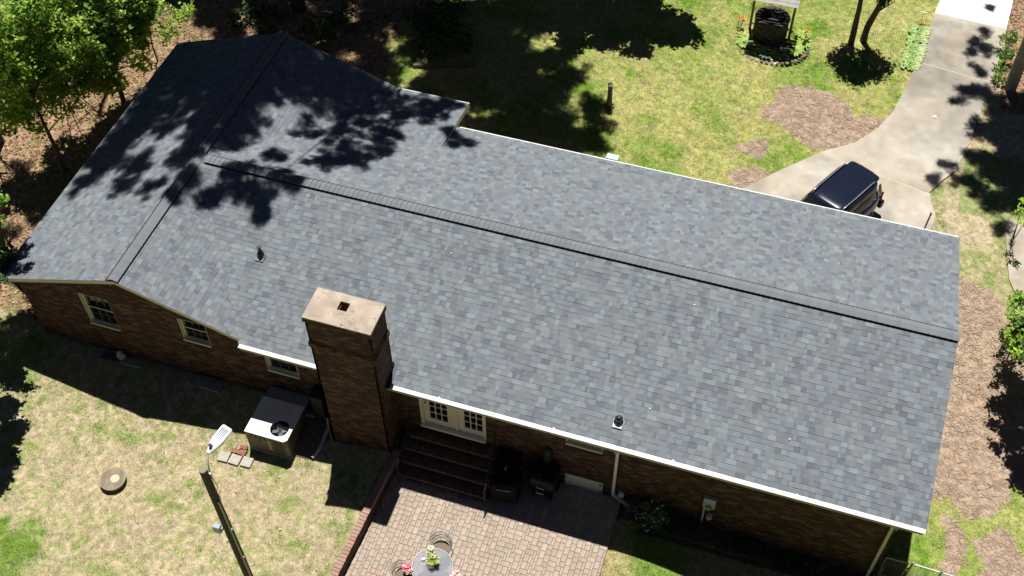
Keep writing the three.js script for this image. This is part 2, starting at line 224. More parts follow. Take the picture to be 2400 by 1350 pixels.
{ // shingles, laid course by course on every slope
  const tones = [C(0.166, 0.187, 0.210), C(0.186, 0.212, 0.235), C(0.212, 0.243, 0.267), C(0.146, 0.165, 0.189), C(0.126, 0.143, 0.167), C(0.178, 0.190, 0.201), C(0.204, 0.206, 0.207), C(0.178, 0.204, 0.226), C(0.162, 0.183, 0.206), C(0.191, 0.217, 0.231)];
  const weight = [0, 0, 0, 0, 7, 7, 7, 8, 8, 1, 1, 1, 3, 3, 3, 4, 2, 2, 5, 5, 6, 9, 9];
  const tabs = [];
  const lay = (key, d0, d1, lo, hi, e = .1405) => {
    const P = PL[key].P, n = Math.ceil((d1 - d0) / e);
    for (let k = 0; k < n; k++) {
      const db = d1 - k * e, dt = Math.max(d0, db - e - .004), l0 = lo(db), l1 = lo(dt), h0 = hi(db), h1 = hi(dt); let a = Math.min(l0, l1) - rnd() * .15, end = Math.max(h0, h1), last = -1;
      while (a < end) {
        const w = rnd() < .34 ? rr(.06, .12) : rr(.12, .26), b = a + w; let t = pick(weight); for (let q = 0; q < 4 && Math.abs(tones[t].g - (last < 0 ? 9 : tones[last].g)) < .018; q++) t = pick(weight); last = t;
        const a0 = Math.max(a, l0), a1 = Math.max(a, l1), b0 = Math.min(b, h0), b1 = Math.min(b, h1), tk = rnd() < .5 ? .012 : .005;
        if (b0 - a0 > .012 || b1 - a1 > .012) tabs.push({ key, a0: Math.min(a0, b0), a1: Math.min(a1, b1), b0: Math.max(a0, b0), b1: Math.max(a1, b1), dt, db, tk, t, q: rr(.93, 1.07), full: a0 === a && a1 === a && b0 === b && b1 === b && Math.abs(db - dt - e - .004) < 1e-6, w });
        a = b;
      }
    }
  };
  lay('near', 0, 4.93, d => Math.min(vn1 * d, CW + .02), () => XR);
  lay('far', 0, ZB, d => vf1 * d, () => XR); lay('far', ZB, AF - .06, () => XE + .02, () => XR);
  lay('ext', ZB, ZF - .05, d => XB + (d - ZB) * VE, () => XE);
  lay('left', 0, WL, () => -ZF, () => ZN, .135);
  lay('right', 0, CW, d => d / vn1, () => ZN, .135); lay('right', 0, W5, () => -ZF, d => -vFar(d), .135);
    const lift = (v, y) => V(v.x, v.y + y, v.z), big = [];
  tabs.forEach((t, i) => { if (t.full && t.key === 'near') { const p = PL.near.P((t.a0 + t.b0) / 2, t.db); if (!(p.x > 5.9 && p.x < 7.9 && p.z > 4.2)) big.push([t.w / Math.pow(p.distanceTo(camP), 2.6) * (p.y + 6), i]); } });
  big.sort((a, b) => b[0] - a[0]); const single = new Set(big.slice(0, 300).map(b => b[1]));
  const m = new MB(), shared = [.005, .012].map(tk => { const g = new MB(), e = .1445, P = (a, d, y) => V(a, -HR / 5 * d + y, d), q = [P(0, 0, .002), P(1, 0, .002), P(1, e, tk), P(0, e, tk), P(0, e, 0), P(1, e, 0)]; g.quad(q[3], q[2], q[1], q[0]); g.quad(q[4], q[5], q[2], q[3]); g.quad(q[0], q[4], q[3], q[0]); g.quad(q[2], q[5], q[1], q[1]); const G = g.geometry(), u = G.attributes.uv; return G; });
  const mats = tones.map(c => mat(c, .93, { map: G1, bumpMap: G1, bumpScale: .002 }));
  tabs.forEach((t, i) => {
    const P = PL[t.key].P;
    if (single.has(i)) { const s = mesh('shingle', shared[t.tk > .008 ? 1 : 0], mats[t.t], roof); s.position.copy(P(t.a0, t.dt)); s.scale.x = t.w; return; }
    const c = tones[t.t].clone().multiplyScalar(t.q), A = lift(P(t.a1, t.dt), .002), B = lift(P(t.b1, t.dt), .002), Cc = lift(P(t.b0, t.db), t.tk), D = lift(P(t.a0, t.db), t.tk), C0 = P(t.b0, t.db), D0 = P(t.a0, t.db);
    m.quad(D, Cc, B, A, c); m.quad(D0, C0, Cc, D, c); m.tri(A, D0, D, c, [0, 0], [.1, 0], [.1, .1]); m.tri(B, Cc, C0, c, [0, 0], [.1, 0], [.1, .1]);
  });
  tag(m.build('shingles', M.shingle, roof), null, null, null, 'stuff');
  console.log('shingles', tabs.length);
}
{ // ridge vents with cap shingles
  const capM = [0, 1, 2].map(k => mat(C(.172 + .01 * k, .188 + .01 * k, .207 + .01 * k), .93, { map: G1, bumpMap: G1, bumpScale: .002 }));
  const capGeo = sl => { const g = new MB(), w = .152, l = .15, q = (x, d, y) => V(x, -Math.abs(d) * sl + y, d); for (const s of [-1, 1]) { const a = [q(0, 0, .002), q(l, 0, .022), q(l, s * w, .022), q(0, s * w, .002)]; g.quad(a[0], a[1], a[2], a[3]); g.quad(q(l, 0, 0), q(l, s * w, 0), a[2], a[1]); g.quad(q(0, s * w, -.006), q(l, s * w, -.006), a[2], a[3]); } return g.geometry(); };
  const run = (a0, a1, at, turn, sl, vent) => {
    const hgt = vent ? .064 : .02, n = Math.round(Math.abs(a1 - a0) / .143), st = (a1 - a0) / n;
    if (vent) { const b = new MB(), w = .14, q = (a, d, y) => at(a).add(turn ? V(d, y - Math.abs(d) * sl, 0) : V(0, y - Math.abs(d) * sl, d)); for (const s of [-1, 1]) { b.quad(q(a0, s * w, -.02), q(a1, s * w, -.02), q(a1, s * w, hgt - .008), q(a0, s * w, hgt - .008)); b.quad(q(a0, s * w, hgt - .008), q(a1, s * w, hgt - .008), q(a1, 0, hgt - .008), q(a0, 0, hgt - .008)); } for (const a of [a0, a1]) for (const s of [-1, 1]) b.quad(q(a, 0, -.02), q(a, s * w, -.02), q(a, s * w, hgt - .008), q(a, 0, hgt - .008)); for (const s of [-1, 1]) { const fw = s < 0 ? .24 : .16; b.quad(q(a0, s * fw, .024), q(a1, s * fw, .024), q(a1, 0, .024), q(a0, 0, .024)); b.quad(q(a0, s * fw, -.02), q(a1, s * fw, -.02), q(a1, s * fw, .024), q(a0, s * fw, .024)); } b.build('ridge_vent', M.dark, roof); }
    const g = capGeo(sl);
    for (let k = 0; k < n; k++) { const s = mesh('ridge_shingle', g, pick(capM), roof); s.position.copy(at(a0 + st * k)).add(V(0, hgt, 0)); s.rotation.y = turn + (st < 0 ? 0 : 0); s.rotation.z = rr(-.006, .006); }
  };
  run(.28, XR, a => V(a, E + HR, 0), 0, .2564, true);
  const cr = a => V(0, E + HR, a);
  run(ZN, .38, cr, Math.PI / 2, SL, true); run(-.2, -ZF, cr, Math.PI / 2, SL, true); run(.36, -.18, cr, Math.PI / 2, SL, false);
}
// ---- gutters, rake boards, eave boards, soffit
{
  const gut = (pts, out, sc = 1, parent = house) => { // hooded white gutter from a to b, 'out' points away from the house
    const [a, b] = pts, g = new MB(), o = out.clone().normalize(), L = (p, d, y) => p.clone().addScaledVector(o, d).add(V(0, y, 0));
    const prof = [[-.03, .012], [.1, -.005], [.128, -.018], [.13, -.034], [.06, -.1], [-.02, -.11]].map(p => [p[0] < 0 ? p[0] : p[0] * sc, p[1] < 0 ? p[1] * sc : p[1]]);
    for (let i = 0; i < prof.length - 1; i++) g.quad(L(a, ...prof[i]), L(b, ...prof[i]), L(b, ...prof[i + 1]), L(a, ...prof[i + 1]));
    for (const p of [a, b]) for (let i = 1; i < prof.length - 1; i++) g.tri(L(p, ...prof[0]), L(p, ...prof[i]), L(p, ...prof[i + 1]), WHITE, [0, 0], [1, 0], [0, 1]);
    if (sc === 1) for (let x = Math.ceil(a.x / 3.05) * 3.05; x < b.x - .2; x += 3.05) { const e = [[-.01, .018], [.1, .0], [.131, -.016], [.134, -.036]].map(p => V(x, a.y + p[1], a.z + p[0])); for (let i = 0; i < 3; i++) g.beam(e[i], e[i + 1], .05, .006, WHITE); }
    return g.build('gutter', M.white, parent);
  };
  gut([V(CW + .04, E + .01, 4.915), V(5.97, E + .01, 4.915)], V(0, 0, 1)); gut([V(7.76, E + .01, 4.915), V(XR - .02, E + .01, 4.915)], V(0, 0, 1));
  gut([V(XE + .1, E + .006, -AF + .07), V(XR - .02, E + .006, -AF + .07)], V(0, 0, -1), .55);
  gut([V(W5 + .02, E + Y5, -ZF + .06), V(XE, E + Y5, -ZF + .06)], V(0, 0, -1), .5);
  gut([V(-WL + .02, E + HR - SL * WL - .008, -ZF), V(-WL + .02, E + HR - SL * WL - .008, ZN)], V(-1, 0, 0), .3);
  const board = (name, a, b, h, t, nrm, m = M.cream) => { const g = new MB(), o = nrm.clone().multiplyScalar(t), d = V(0, -h, 0), A = a.clone(), B = b.clone(), q = [A, B, B.clone().add(d), A.clone().add(d)], r = q.map(v => v.clone().add(o)); g.quad(...q); g.quad(...r); for (let i = 0; i < 4; i++) g.quad(q[i], q[(i + 1) % 4], r[(i + 1) % 4], r[i]); g.build(name, m, house); };
  const yl = d => E + HR - SL * d - .02, RH = .13;
  board('rake_board', V(0, yl(0), ZN - .05), V(-WL, yl(WL), ZN - .05), RH, .035, V(0, 0, 1)); board('rake_board', V(0, yl(0), ZN - .05), V(CW, yl(CW), ZN - .05), RH, .035, V(0, 0, 1));
  board('rake_board', V(0, yl(0), -ZF + .05), V(-WL, yl(WL), -ZF + .05), .2, .035, V(0, 0, -1)); board('rake_board', V(0, yl(0), -ZF + .05), V(W5, yl(W5), -ZF + .05), .2, .035, V(0, 0, -1));
  for (const s of ['near', 'far']) board('rake_board', PL[s].P(XR - .05, 0).add(V(0, -.02, 0)), PL[s].P(XR - .05, PL[s].D - .08).add(V(0, -.02, 0)), .2, .035, V(1, 0, 0));
  board('rake_board', PL.ext.P(XE - .03, ZB + .1).add(V(0, -.02, 0)), PL.ext.P(XE - .03, ZF).add(V(0, -.02, 0)), .16, .03, V(1, 0, 0), M.white);
  const so = new MB(); so.box(12.4, E - .185, 4.76, 17.8, .016, .45, WHITE).box(13.7, E - .185, -4.45, 15.1, .016, .4, WHITE); so.build('soffit', M.cream, house);
  board('rake_return', V(-WL - .1, yl(WL) + .02, ZN - .02), V(-WL + .55, yl(WL) - .02, ZN - .02), RH, .03, V(0, 0, 1));
}
// ---- walls: solid shells with openings, and the bricks of the near side
const WIN = [[-1.76, -.79, 1.57, 2.95], [1.34, 2.2, 2.03, 3.02], [3.84, 4.81, 1.63, 2.95], [12.43, 13.42, 2.04, 2.95]], DOOR = [8.36, 10.23, 1.04, 3.05], PANEL = [12.46, 13.52, .02, .56];
const topY = x => x < CW ? E + HR - SL * Math.abs(x) - .2 : E - .2;
const wall = (() => {
  const X0 = -3.72, X1 = 20.85, s = new THREE.Shape([[X0, -.9], [X1, -.9], [X1, E - .19], [CW, E - .19], [0, topY(0)], [X0, topY(X0)]].map(p => new THREE.Vector2(...p)));
  for (const [a, b, c, d] of [...WIN, DOOR]) { const h = new THREE.Path([[a, c], [a, d], [b, d], [b, c]].map(p => new THREE.Vector2(...p))); s.holes.push(h); }
  const g = new THREE.ExtrudeGeometry(s, { depth: .19, bevelEnabled: false }); g.translate(0, 0, ZW - .202);
  const gm = new MB(); gm.geo(g);
  const W = mat(WHITE, .9, {}); const wallMesh = gm.build('wall', M.mortar, house);
  return wallMesh;
})();
{ // the other walls: brick coloured courses
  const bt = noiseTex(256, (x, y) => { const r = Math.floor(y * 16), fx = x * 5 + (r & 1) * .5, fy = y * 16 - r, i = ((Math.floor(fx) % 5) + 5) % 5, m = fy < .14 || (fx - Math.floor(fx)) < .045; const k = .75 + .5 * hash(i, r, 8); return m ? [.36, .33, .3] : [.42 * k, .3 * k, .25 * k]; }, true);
  const g = new MB(), yl = E - .2, W = (a, b, c, d) => g.quad(a, b, c, d, WHITE, [0, 0]);
  const sideM = mat(WHITE, .92, { vertexColors: true, map: rep(bt, .93) });
  g.box(20.75, 1.15, .12, .2, 4.1, 8.42, WHITE); g.box(-3.62, 1.0, -.62, .2, 3.7, 9.9, WHITE); g.box(13.4, 1.07, -4.2, 14.5, 3.94, .2, WHITE); g.box(1.2, 1.0, -5.6, 9.6, 3.8, .2, WHITE); g.box(6.0, 1.0, -4.9, .2, 3.8, 1.4, WHITE);
  for (const [z, x0, x1] of [[-5.6, -3.72, 6]]) { g.tri(V(-3.72, 2.9, z), V(3.6, 2.9, z), V(0, E + HR - .2, z), WHITE, [0, 0], [7, 0], [3.6, 1.4]); }
  g.tri(V(20.85, 3.2, 4.5), V(20.85, 3.2, -4.2), V(20.85, E + HR - .2, 0), WHITE, [0, 0], [8.7, 0], [4.4, 1.2]);
  g.build('side_wall', sideM, house);
  const fl = new MB(); fl.box(8.5, .95, .1, 24, .12, 8.4, WHITE); fl.build('floor', mat(C(.2, .15, .1), .7), house);
}
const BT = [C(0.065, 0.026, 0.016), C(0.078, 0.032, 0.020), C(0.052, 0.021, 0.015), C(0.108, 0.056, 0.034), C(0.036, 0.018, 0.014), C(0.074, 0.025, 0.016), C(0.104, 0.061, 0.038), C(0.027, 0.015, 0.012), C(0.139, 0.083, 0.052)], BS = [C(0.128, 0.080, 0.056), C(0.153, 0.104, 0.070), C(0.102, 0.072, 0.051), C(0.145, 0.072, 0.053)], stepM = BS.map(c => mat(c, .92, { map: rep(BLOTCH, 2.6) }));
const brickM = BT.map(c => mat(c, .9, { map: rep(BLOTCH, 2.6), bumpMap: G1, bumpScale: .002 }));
const brickGeo = (sx, sy, sz) => { const g = new RoundedBoxGeometry(sx, sy, sz, 1, .004); return g; };
{ // running bond on the near wall
  const list = [], CO = .0677, add = (x, y, w, h) => { list.push([x, y, w, h, Math.floor(rnd() * BT.length)]); };
  const hit = (x0, x1, y0, y1, R, e = .004) => x1 > R[0] - e && x0 < R[1] + e && y1 > R[2] - e && y0 < R[3] + e;
  for (let r = 0; r < 80; r++) {
    const y0 = -.88 + r * CO, y1 = y0 + .0577;
    for (let k = 0; ; k++) {
      let x0 = -3.72 + k * .2135 - (r & 1) * .107, x1 = x0 + .2035; if (x0 > 20.85) break; x0 = Math.max(x0, -3.72); x1 = Math.min(x1, 20.85);
      if (y1 > Math.min(topY(x0), topY(x1)) - .005 || (x0 > 6.0 && x1 < 7.7)) continue;
      if (y1 < groundY((x0 + x1) / 2, 4.7) - .2) continue;
      let parts = [[x0, x1]];
      for (const R of [...WIN.map(w => [w[0], w[1], w[2] - .105, w[3]]), DOOR, PANEL]) { const o = []; for (const [p, q] of parts) if (!hit(p, q, y0, y1, R)) o.push([p, q]); else { if (R[0] - p > .03) o.push([p, R[0] - .006]); if (q - R[1] > .03) o.push([R[1] + .006, q]); } parts = o; }
      for (const [p, q] of parts) add((p + q) / 2, y0 + .029, q - p, .0577);
    }
  }
  const score = b => (b[2] > .2 && b[0] > 7.8 && b[1] < E - .75) ? 1 / camP.distanceTo(V(b[0], b[1], ZW)) : 0;
  const order = list.map((b, i) => [score(b), i]).sort((a, b) => b[0] - a[0]), single = new Set(order.slice(0, 200).map(o => o[1]));
  const m = new MB(), G = brickGeo(.2035, .0577, .06);
  list.forEach((b, i) => { const z = ZW - .03 + rr(-.002, .002); if (single.has(i)) { const s = mesh('brick', G, brickM[b[4]], wall); s.position.set(b[0], b[1], z); } else m.box(b[0], b[1], z, b[2], b[3], .06, BT[b[4]].clone().multiplyScalar(rr(.85, 1.15))); });
  for (const w of WIN) for (let x = w[0] + .033; x < w[1]; x += .0677) m.box(x, w[2] - .055, ZW - .022, .0577, .095, .07, pick(BT).clone().multiplyScalar(.55)); // rowlock under each sill
  tag(m.build('bricks', M.brick, wall), null, null, null, 'stuff');
  console.log('bricks', list.length);
}
// ---- windows and the french door
function pane(parent, x, y, z, w, h) { const p = mesh('pane', new THREE.BoxGeometry(w, h, .006), M.glass, parent); p.position.set(x, y, z); }
for (const [k, [x0, x1, y0, y1]] of WIN.entries()) {
  const w = new THREE.Group(); w.name = 'window'; house.add(w); w.userData.label = ['taller gable window in the brick wall', 'smaller gable window', 'window above the cooling unit', 'window above the white panel'][k];
  const f = new MB(), t = .022, cx = (x0 + x1) / 2, cy = (y0 + y1) / 2, zc = ZW - .085, W = x1 - x0, H = y1 - y0;
  f.box(x0 + t / 2, cy, zc, t, H, .13).box(x1 - t / 2, cy, zc, t, H, .13).box(cx, y1 - t / 2, zc, W - 2 * t, t, .13); f.box(x0 + t + .025, cy, ZW - .125, .05, H - 2 * t, .05).box(x1 - t - .025, cy, ZW - .125, .05, H - 2 * t, .05); f.build('frame', M.cream, w);
  const si = new MB(); si.box(cx, y0 + .03, ZW - .06, W - .002, .056, .16).box(cx, y0 + .074, ZW - .115, W - 2 * t, .03, .06); si.build('sill', M.cream, w);
  const sa = new MB(), bx0 = x0 + t + .05, bx1 = x1 - t - .05, by0 = y0 + .09, by1 = y1 - t, mid = (by0 + by1) / 2, zs = ZW - .13, sw = .038;
  for (const [a, b, z] of [[by0, mid + .015, zs + .01], [mid - .015, by1, zs - .03]]) { sa.box(bx0 + sw / 2, (a + b) / 2, z, sw, b - a, .03).box(bx1 - sw / 2, (a + b) / 2, z, sw, b - a, .03).box(cx, a + sw / 2, z, bx1 - bx0 - 2 * sw, sw, .03).box(cx, b - sw / 2, z, bx1 - bx0 - 2 * sw, sw, .03); }
  sa.build('sash', mat(C(.09, .1, .09), .5), w); const mr = new MB(); mr.box(cx, mid, zs + .028, bx1 - bx0, .026, .02); mr.build('meeting_rail', M.trim, w);
  const mu = new MB(); for (const [a, b, z] of [[by0 + sw, mid - .02, zs + .004], [mid + .02, by1 - sw, zs - .036]]) { for (const q of [1, 2]) mu.box(bx0 + sw + (bx1 - bx0 - 2 * sw) * q / 3, (a + b) / 2, z, .014, b - a, .012); mu.box(cx, (a + b) / 2, z, bx1 - bx0 - 2 * sw, .014, .0125); pane(w, cx, (a + b) / 2, z - .012, bx1 - bx0 - 2 * sw, b - a); }
  mu.build('muntin', mat(C(.1, .11, .1), .6), w);
}
{
  const d = new THREE.Group(); d.name = 'french_door'; d.userData.label = 'cream double door with divided panes above the brick steps'; house.add(d);
  const [x0, x1, y0, y1] = DOOR, z = ZW - .08, f = new MB(), cy = (y0 + y1) / 2;
  f.box(x0 + .045, cy, ZW - .06, .09, y1 - y0, .14).box(x1 - .035, cy, ZW - .06, .07, y1 - y0, .14).box(9.385, cy, ZW - .075, .07, y1 - y0 - .1, .1).box((x0 + x1) / 2, y1 - .04, ZW - .06, x1 - x0 - .16, .08, .139); f.build('frame', M.cream, d);
  const th = new MB(); th.box((x0 + x1) / 2, y0 + .035, ZW - .02, x1 - x0 - .004, .07, .2); th.build('threshold', M.trim, d);
  for (const [a, b, gx] of [[x0 + .09, 9.35, 8.61], [9.42, x1 - .07, 9.6]]) {
    const l = new MB(), yb = y0 + .072, yt = y1 - .082, gw = .51, gy0 = yb + .26, gy1 = yt - .1, H = yt - yb;
    l.box((a + gx) / 2, (yb + yt) / 2, z, gx - a, H, .045).box((gx + gw + b) / 2, (yb + yt) / 2, z, b - gx - gw, H, .045).box(gx + gw / 2, (yb + gy0) / 2, z, gw, gy0 - yb, .045).box(gx + gw / 2, (gy1 + yt) / 2, z, gw, yt - gy1, .045); l.build('door_leaf', M.cream, d);
    const mu = new MB(); for (const k of [1, 2]) mu.box(gx + gw * k / 3, (gy0 + gy1) / 2, z + .003, .02, gy1 - gy0, .03); for (let k = 1; k < 5; k++) mu.box(gx + gw / 2, gy0 + (gy1 - gy0) * k / 5, z + .003, gw, .02, .0305); mu.build('muntin', M.trim, d);
    for (let i = 0; i < 3; i++) for (let j = 0; j < 5; j++) pane(d, gx + gw * (i + .5) / 3, gy0 + (gy1 - gy0) * (j + .5) / 5, z - .005, gw / 3 - .02, (gy1 - gy0) / 5 - .02);
  }
  const br = mat(C(.55, .38, .12), .3, { metalness: .9 }), hd = new MB(); hd.rod(V(8.53, 2.16, z + .02), V(8.53, 2.16, z + .07), .022, 12).geo(new THREE.SphereGeometry(.03, 14, 10), T(8.53, 2.16, z + .085)); hd.build('handle', br, d);
  const db = new MB(); db.rod(V(8.52, 2.3, z + .02), V(8.52, 2.3, z + .05), .028, 14); db.build('deadbolt', br, d);
}
// ---- chimney
{
  const x0 = 5.99, x1 = 7.71, z0 = 4.46, z1 = 5.36, yT = 5.94, core = new MB(), t = .012, hx0 = 6.69, hx1 = 6.94, hz0 = 4.69, hz1 = 4.95;
  const cb = (a, b, c, d, e, f) => core.box((a + b) / 2, (c + d) / 2, (e + f) / 2, b - a, d - c, f - e);
  cb(x0 + t, hx0, -.6, yT, z0 + t, z1 - t); cb(hx1, x1 - t, -.6, yT, z0 + t, z1 - t); cb(hx0, hx1, -.6, yT, z0 + t, hz0); cb(hx0, hx1, -.6, yT, hz1, z1 - t); cb(hx0, hx1, -.6, 3.4, hz0, hz1);
  const ch = core.build('chimney', M.mortar, house);
  // corbelled collar at y 4.75..5.05 and the flare under the cap
  const off = y => y > 5.8 ? .03 : (y > 4.72 && y < 5.0) ? (y > 4.94 || y < 4.79 ? .012 : .026) : 0;
  const list = [], CO = .0677;
  for (let r = 0; r < 96; r++) {
    const y = -.55 + r * CO + .029, o = off(y), sh = (r & 1) * .107; if (y > yT - .01) break;
    for (const [axis, a, b, pos] of [['x', x0 - o, x1 + o, z1 + o], ['x', x0 - o, x1 + o, z0 - o], ['z', z0 - o, z1 + o, x1 + o], ['z', z0 - o, z1 + o, x0 - o]]) {
      if (pos === z0 - o && y < 3.2) continue;
      for (let k = a - sh; k < b; k += .2135) { const p = Math.max(k, a), q = Math.min(k + .2035, b); if (q - p < .03) continue; if (axis === 'x' && pos > 5 && y > .93 && y < 1.12 && p > 6.85 && p < 7.2) continue; list.push([axis, (p + q) / 2, y, q - p, pos, Math.floor(rnd() * BT.length)]); }
    }
  }
  const score = b => b[3] > .2 && ((b[0] === 'x' && b[4] > 5) || (b[0] === 'z' && b[4] > 7)) && b[2] > 1.2 && b[2] < 5.7 ? (b[0] === 'x' ? 1 : .2) / V(b[0] === 'x' ? b[1] : b[4], b[2], 5.3).distanceTo(camP) : 0;
  const single = new Set(list.map((b, i) => [score(b), i]).sort((a, b) => b[0] - a[0]).slice(0, 100).map(o => o[1])), m = new MB(), G = brickGeo(.2035, .0577, .06);
  list.forEach((b, i) => { const s = b[4] > (b[0] === 'x' ? 5 : 7) ? -.03 : .03, px = b[0] === 'x' ? b[1] : b[4] + s, pz = b[0] === 'x' ? b[4] + s : b[1]; if (single.has(i)) { const q = mesh('brick', G, brickM[b[5]], ch); q.position.set(px, b[2], pz); if (b[0] === 'z') q.rotation.y = Math.PI / 2; } else { const dp = .06 + Math.max(0, off(b[2])); m.box(px, b[2], pz, b[0] === 'x' ? b[3] : dp, .0577, b[0] === 'x' ? dp : b[3], BT[b[5]].clone().multiplyScalar(rr(.8, 1.1))); } });
  tag(m.build('bricks', M.brick, ch), null, null, null, 'stuff');
  // mortar cap, sloping a little to its edges, with an open flue and cracks
  const cap = new MB(), o = .035, A = [x0 - o, x1 + o, z0 - o, z1 + o], yE = yT + .045, yH = yT + .085;
  const outer = [V(A[0], yE, A[2]), V(A[1], yE, A[2]), V(A[1], yE, A[3]), V(A[0], yE, A[3])], inner = [V(hx0, yH, hz0), V(hx1, yH, hz0), V(hx1, yH, hz1), V(hx0, yH, hz1)];
  for (let i = 0; i < 4; i++) { const j = (i + 1) % 4, dn = V(0, yT - yE - .005, 0); const n = 6; for (let k = 0; k < n; k++) for (let l = 0; l < 4; l++) { const f = (u, v) => { const p = outer[i].clone().lerp(outer[j], u), q = inner[i].clone().lerp(inner[j], u), w = p.lerp(q, v); return w.add(V(0, (u > 0 && u < 1 && v > 0 && v < 1) ? (vn(w.x * 7, w.z * 7, 4) - .5) * .012 : 0, 0)); }; cap.quad(f(k / n, l / 4), f((k + 1) / n, l / 4), f((k + 1) / n, (l + 1) / 4), f(k / n, (l + 1) / 4)); } cap.quad(outer[i], outer[j], outer[j].clone().add(dn), outer[i].clone().add(dn)); cap.quad(inner[i], inner[j], inner[j].clone().add(V(0, -.3, 0)), inner[i].clone().add(V(0, -.3, 0))); }
  const crack = noiseTex(512, (x, y) => { const a = Math.abs(per(x, y, 5, 81) + .35 * per(x, y, 19, 82) - .67), b = Math.abs(per(x + .3, y, 4, 83) + .35 * per(x, y, 23, 84) - .66); const l = Math.min(a, b), k = .72 + .16 * per(x, y, 9, 85) + .12 * hash(Math.floor(x * 512), Math.floor(y * 512), 86); const c = l < .007 ? .72 : 1; return [k * c, k * c * .97, k * c * .92]; }, true);
  const capMesh = new THREE.BufferGeometry().copy(cap.geometry()); { const p = capMesh.attributes.position, u = capMesh.attributes.uv; for (let i = 0; i < p.count; i++) u.setXY(i, (p.getX(i) - x0) / 1.9 + .03, (p.getZ(i) - z0) / 1.9 + .03); }
  mesh('cap', capMesh, mat(C(.6, .53, .475), .95, { map: crack, bumpMap: crack, bumpScale: .006 }), ch);
  const fl = new MB(), ft = .02; for (const [a, b, c, d] of [[hx0, hx1, hz0, hz0 + ft], [hx0, hx1, hz1 - ft, hz1], [hx0, hx0 + ft, hz0 + ft, hz1 - ft], [hx1 - ft, hx1, hz0 + ft, hz1 - ft]]) fl.box((a + b) / 2, 4.72, (c + d) / 2, b - a, 2.4, d - c); fl.build('flue_liner', mat(C(.25, .11, .07), .9, { map: G2 }), ch);
  const fs = new MB(); // dark metal flashing where the roof meets the stack
  for (const x of [x1 + .012, x0 - .012]) fs.quad(PL.near.P(x, 4.4).add(V(0, .2, 0)), PL.near.P(x, 5.05).add(V(0, .2, 0)), PL.near.P(x, 5.05).add(V(0, .0, 0)), PL.near.P(x, 4.4).add(V(0, .0, 0)));
  fs.quad(PL.near.P(x0, z0 - .012).add(V(0, .22, 0)), PL.near.P(x1, z0 - .012).add(V(0, .22, 0)), PL.near.P(x1, z0 - .012), PL.near.P(x0, z0 - .012)); fs.quad(PL.near.P(x1, 4.35).add(V(0, .024, 0)), PL.near.P(x1 + .11, 4.35).add(V(0, .024, 0)), PL.near.P(x1 + .11, 5.06).add(V(0, .024, 0)), PL.near.P(x1, 5.06).add(V(0, .024, 0)));
  fs.build('flashing', mat(C(.03, .035, .06), .4, { metalness: .4 }), ch);
  const v = new MB(); v.box(7.02, 1.025, z1 - .07, .33, .17, .1); v.build('ash_door', M.dark, ch);
}
// ---- fixtures on the wall
{
  const pipe = (x, yTop, yBot, zEnd) => { const g = new MB(); g.box(x, (yTop + yBot) / 2, ZW + .05, .075, yTop - yBot, .06).box(x, yTop + .02, ZW + .22, .075, .06, .38, WHITE, new THREE.Matrix4().makeRotationX(.35)); return g; };
  const d1 = pipe(13.82, 2.93, .2); d1.beam(V(13.81, .2, ZW + .05), V(14.3, -.02, ZW + .16), .075, .06, WHITE); d1.build('downspout', M.trim, house);
  const d2 = pipe(20.72, 2.93, -.5); d2.beam(V(20.72, -.5, ZW + .05), V(20.75, -.55, ZW + .4), .075, .06, WHITE); d2.build('downspout', M.cream, house);
  const p = new MB(), [a, b, c, d] = PANEL; p.box((a + b) / 2, (c + d) / 2, ZW + .012, b - a, d - c, .03).box(a + .05, (c + d) / 2, ZW + .034, .06, d - c - .02, .016).box(b - .06, c + .12, ZW + .034, .09, .035, .02, C(.1, .1, .1)).box(b - .06, d - .12, ZW + .034, .09, .035, .02, C(.1, .1, .1)).box(a + .03, d - .12, ZW + .05, .06, .03, .02, C(.1, .1, .1)).box(a + .03, c + .12, ZW + .05, .06, .03, .02, C(.1, .1, .1)); p.build('access_panel', mat(WHITE, .5, { vertexColors: true, color: C(.66, .68, .62) }), house).userData.label = 'low white access panel beside the patio';
  const o = new MB(); o.geo(new RoundedBoxGeometry(.14, .2, .09, 2, .012), T(14.05, .3, ZW + .045)).box(14.05, .33, ZW + .094, .1, .1, .012); o.build('outlet_box', M.trim, house);
  for (const [x, y] of [[-1.35, .46], [1.62, .45]]) { const v = new MB(); v.box(x, y, ZW - .03, .4, .16, .06, C(.1, .1, .1)); for (let k = -2; k <= 2; k++) v.box(x, y + k * .03, ZW + .003, .36, .008, .015); v.build('foundation_vent', mat(C(.03, .03, .03), .8), house); }
  // far side: pale green box under the eave
  const e = thing('utility_box', [11.1, 0, 0], 0, 'pale green box mounted under the far eave of the roof', 'utility box'); const q = new MB(); q.geo(new RoundedBoxGeometry(.4, .36, .22, 2, .02), T(0, 2.86, -5.0)); q.box(0, 2.84, -4.62, .14, .1, .58); q.build('case', mat(C(.42, .6, .52), .4), e); const l = new MB(); for (const k of [-.12, 0, .12]) l.box(k, 3.045, -5.0, .03, .012, .2); l.box(0, 3.04, -5.085, .36, .016, .03); l.build('louvre', M.white, e);
}
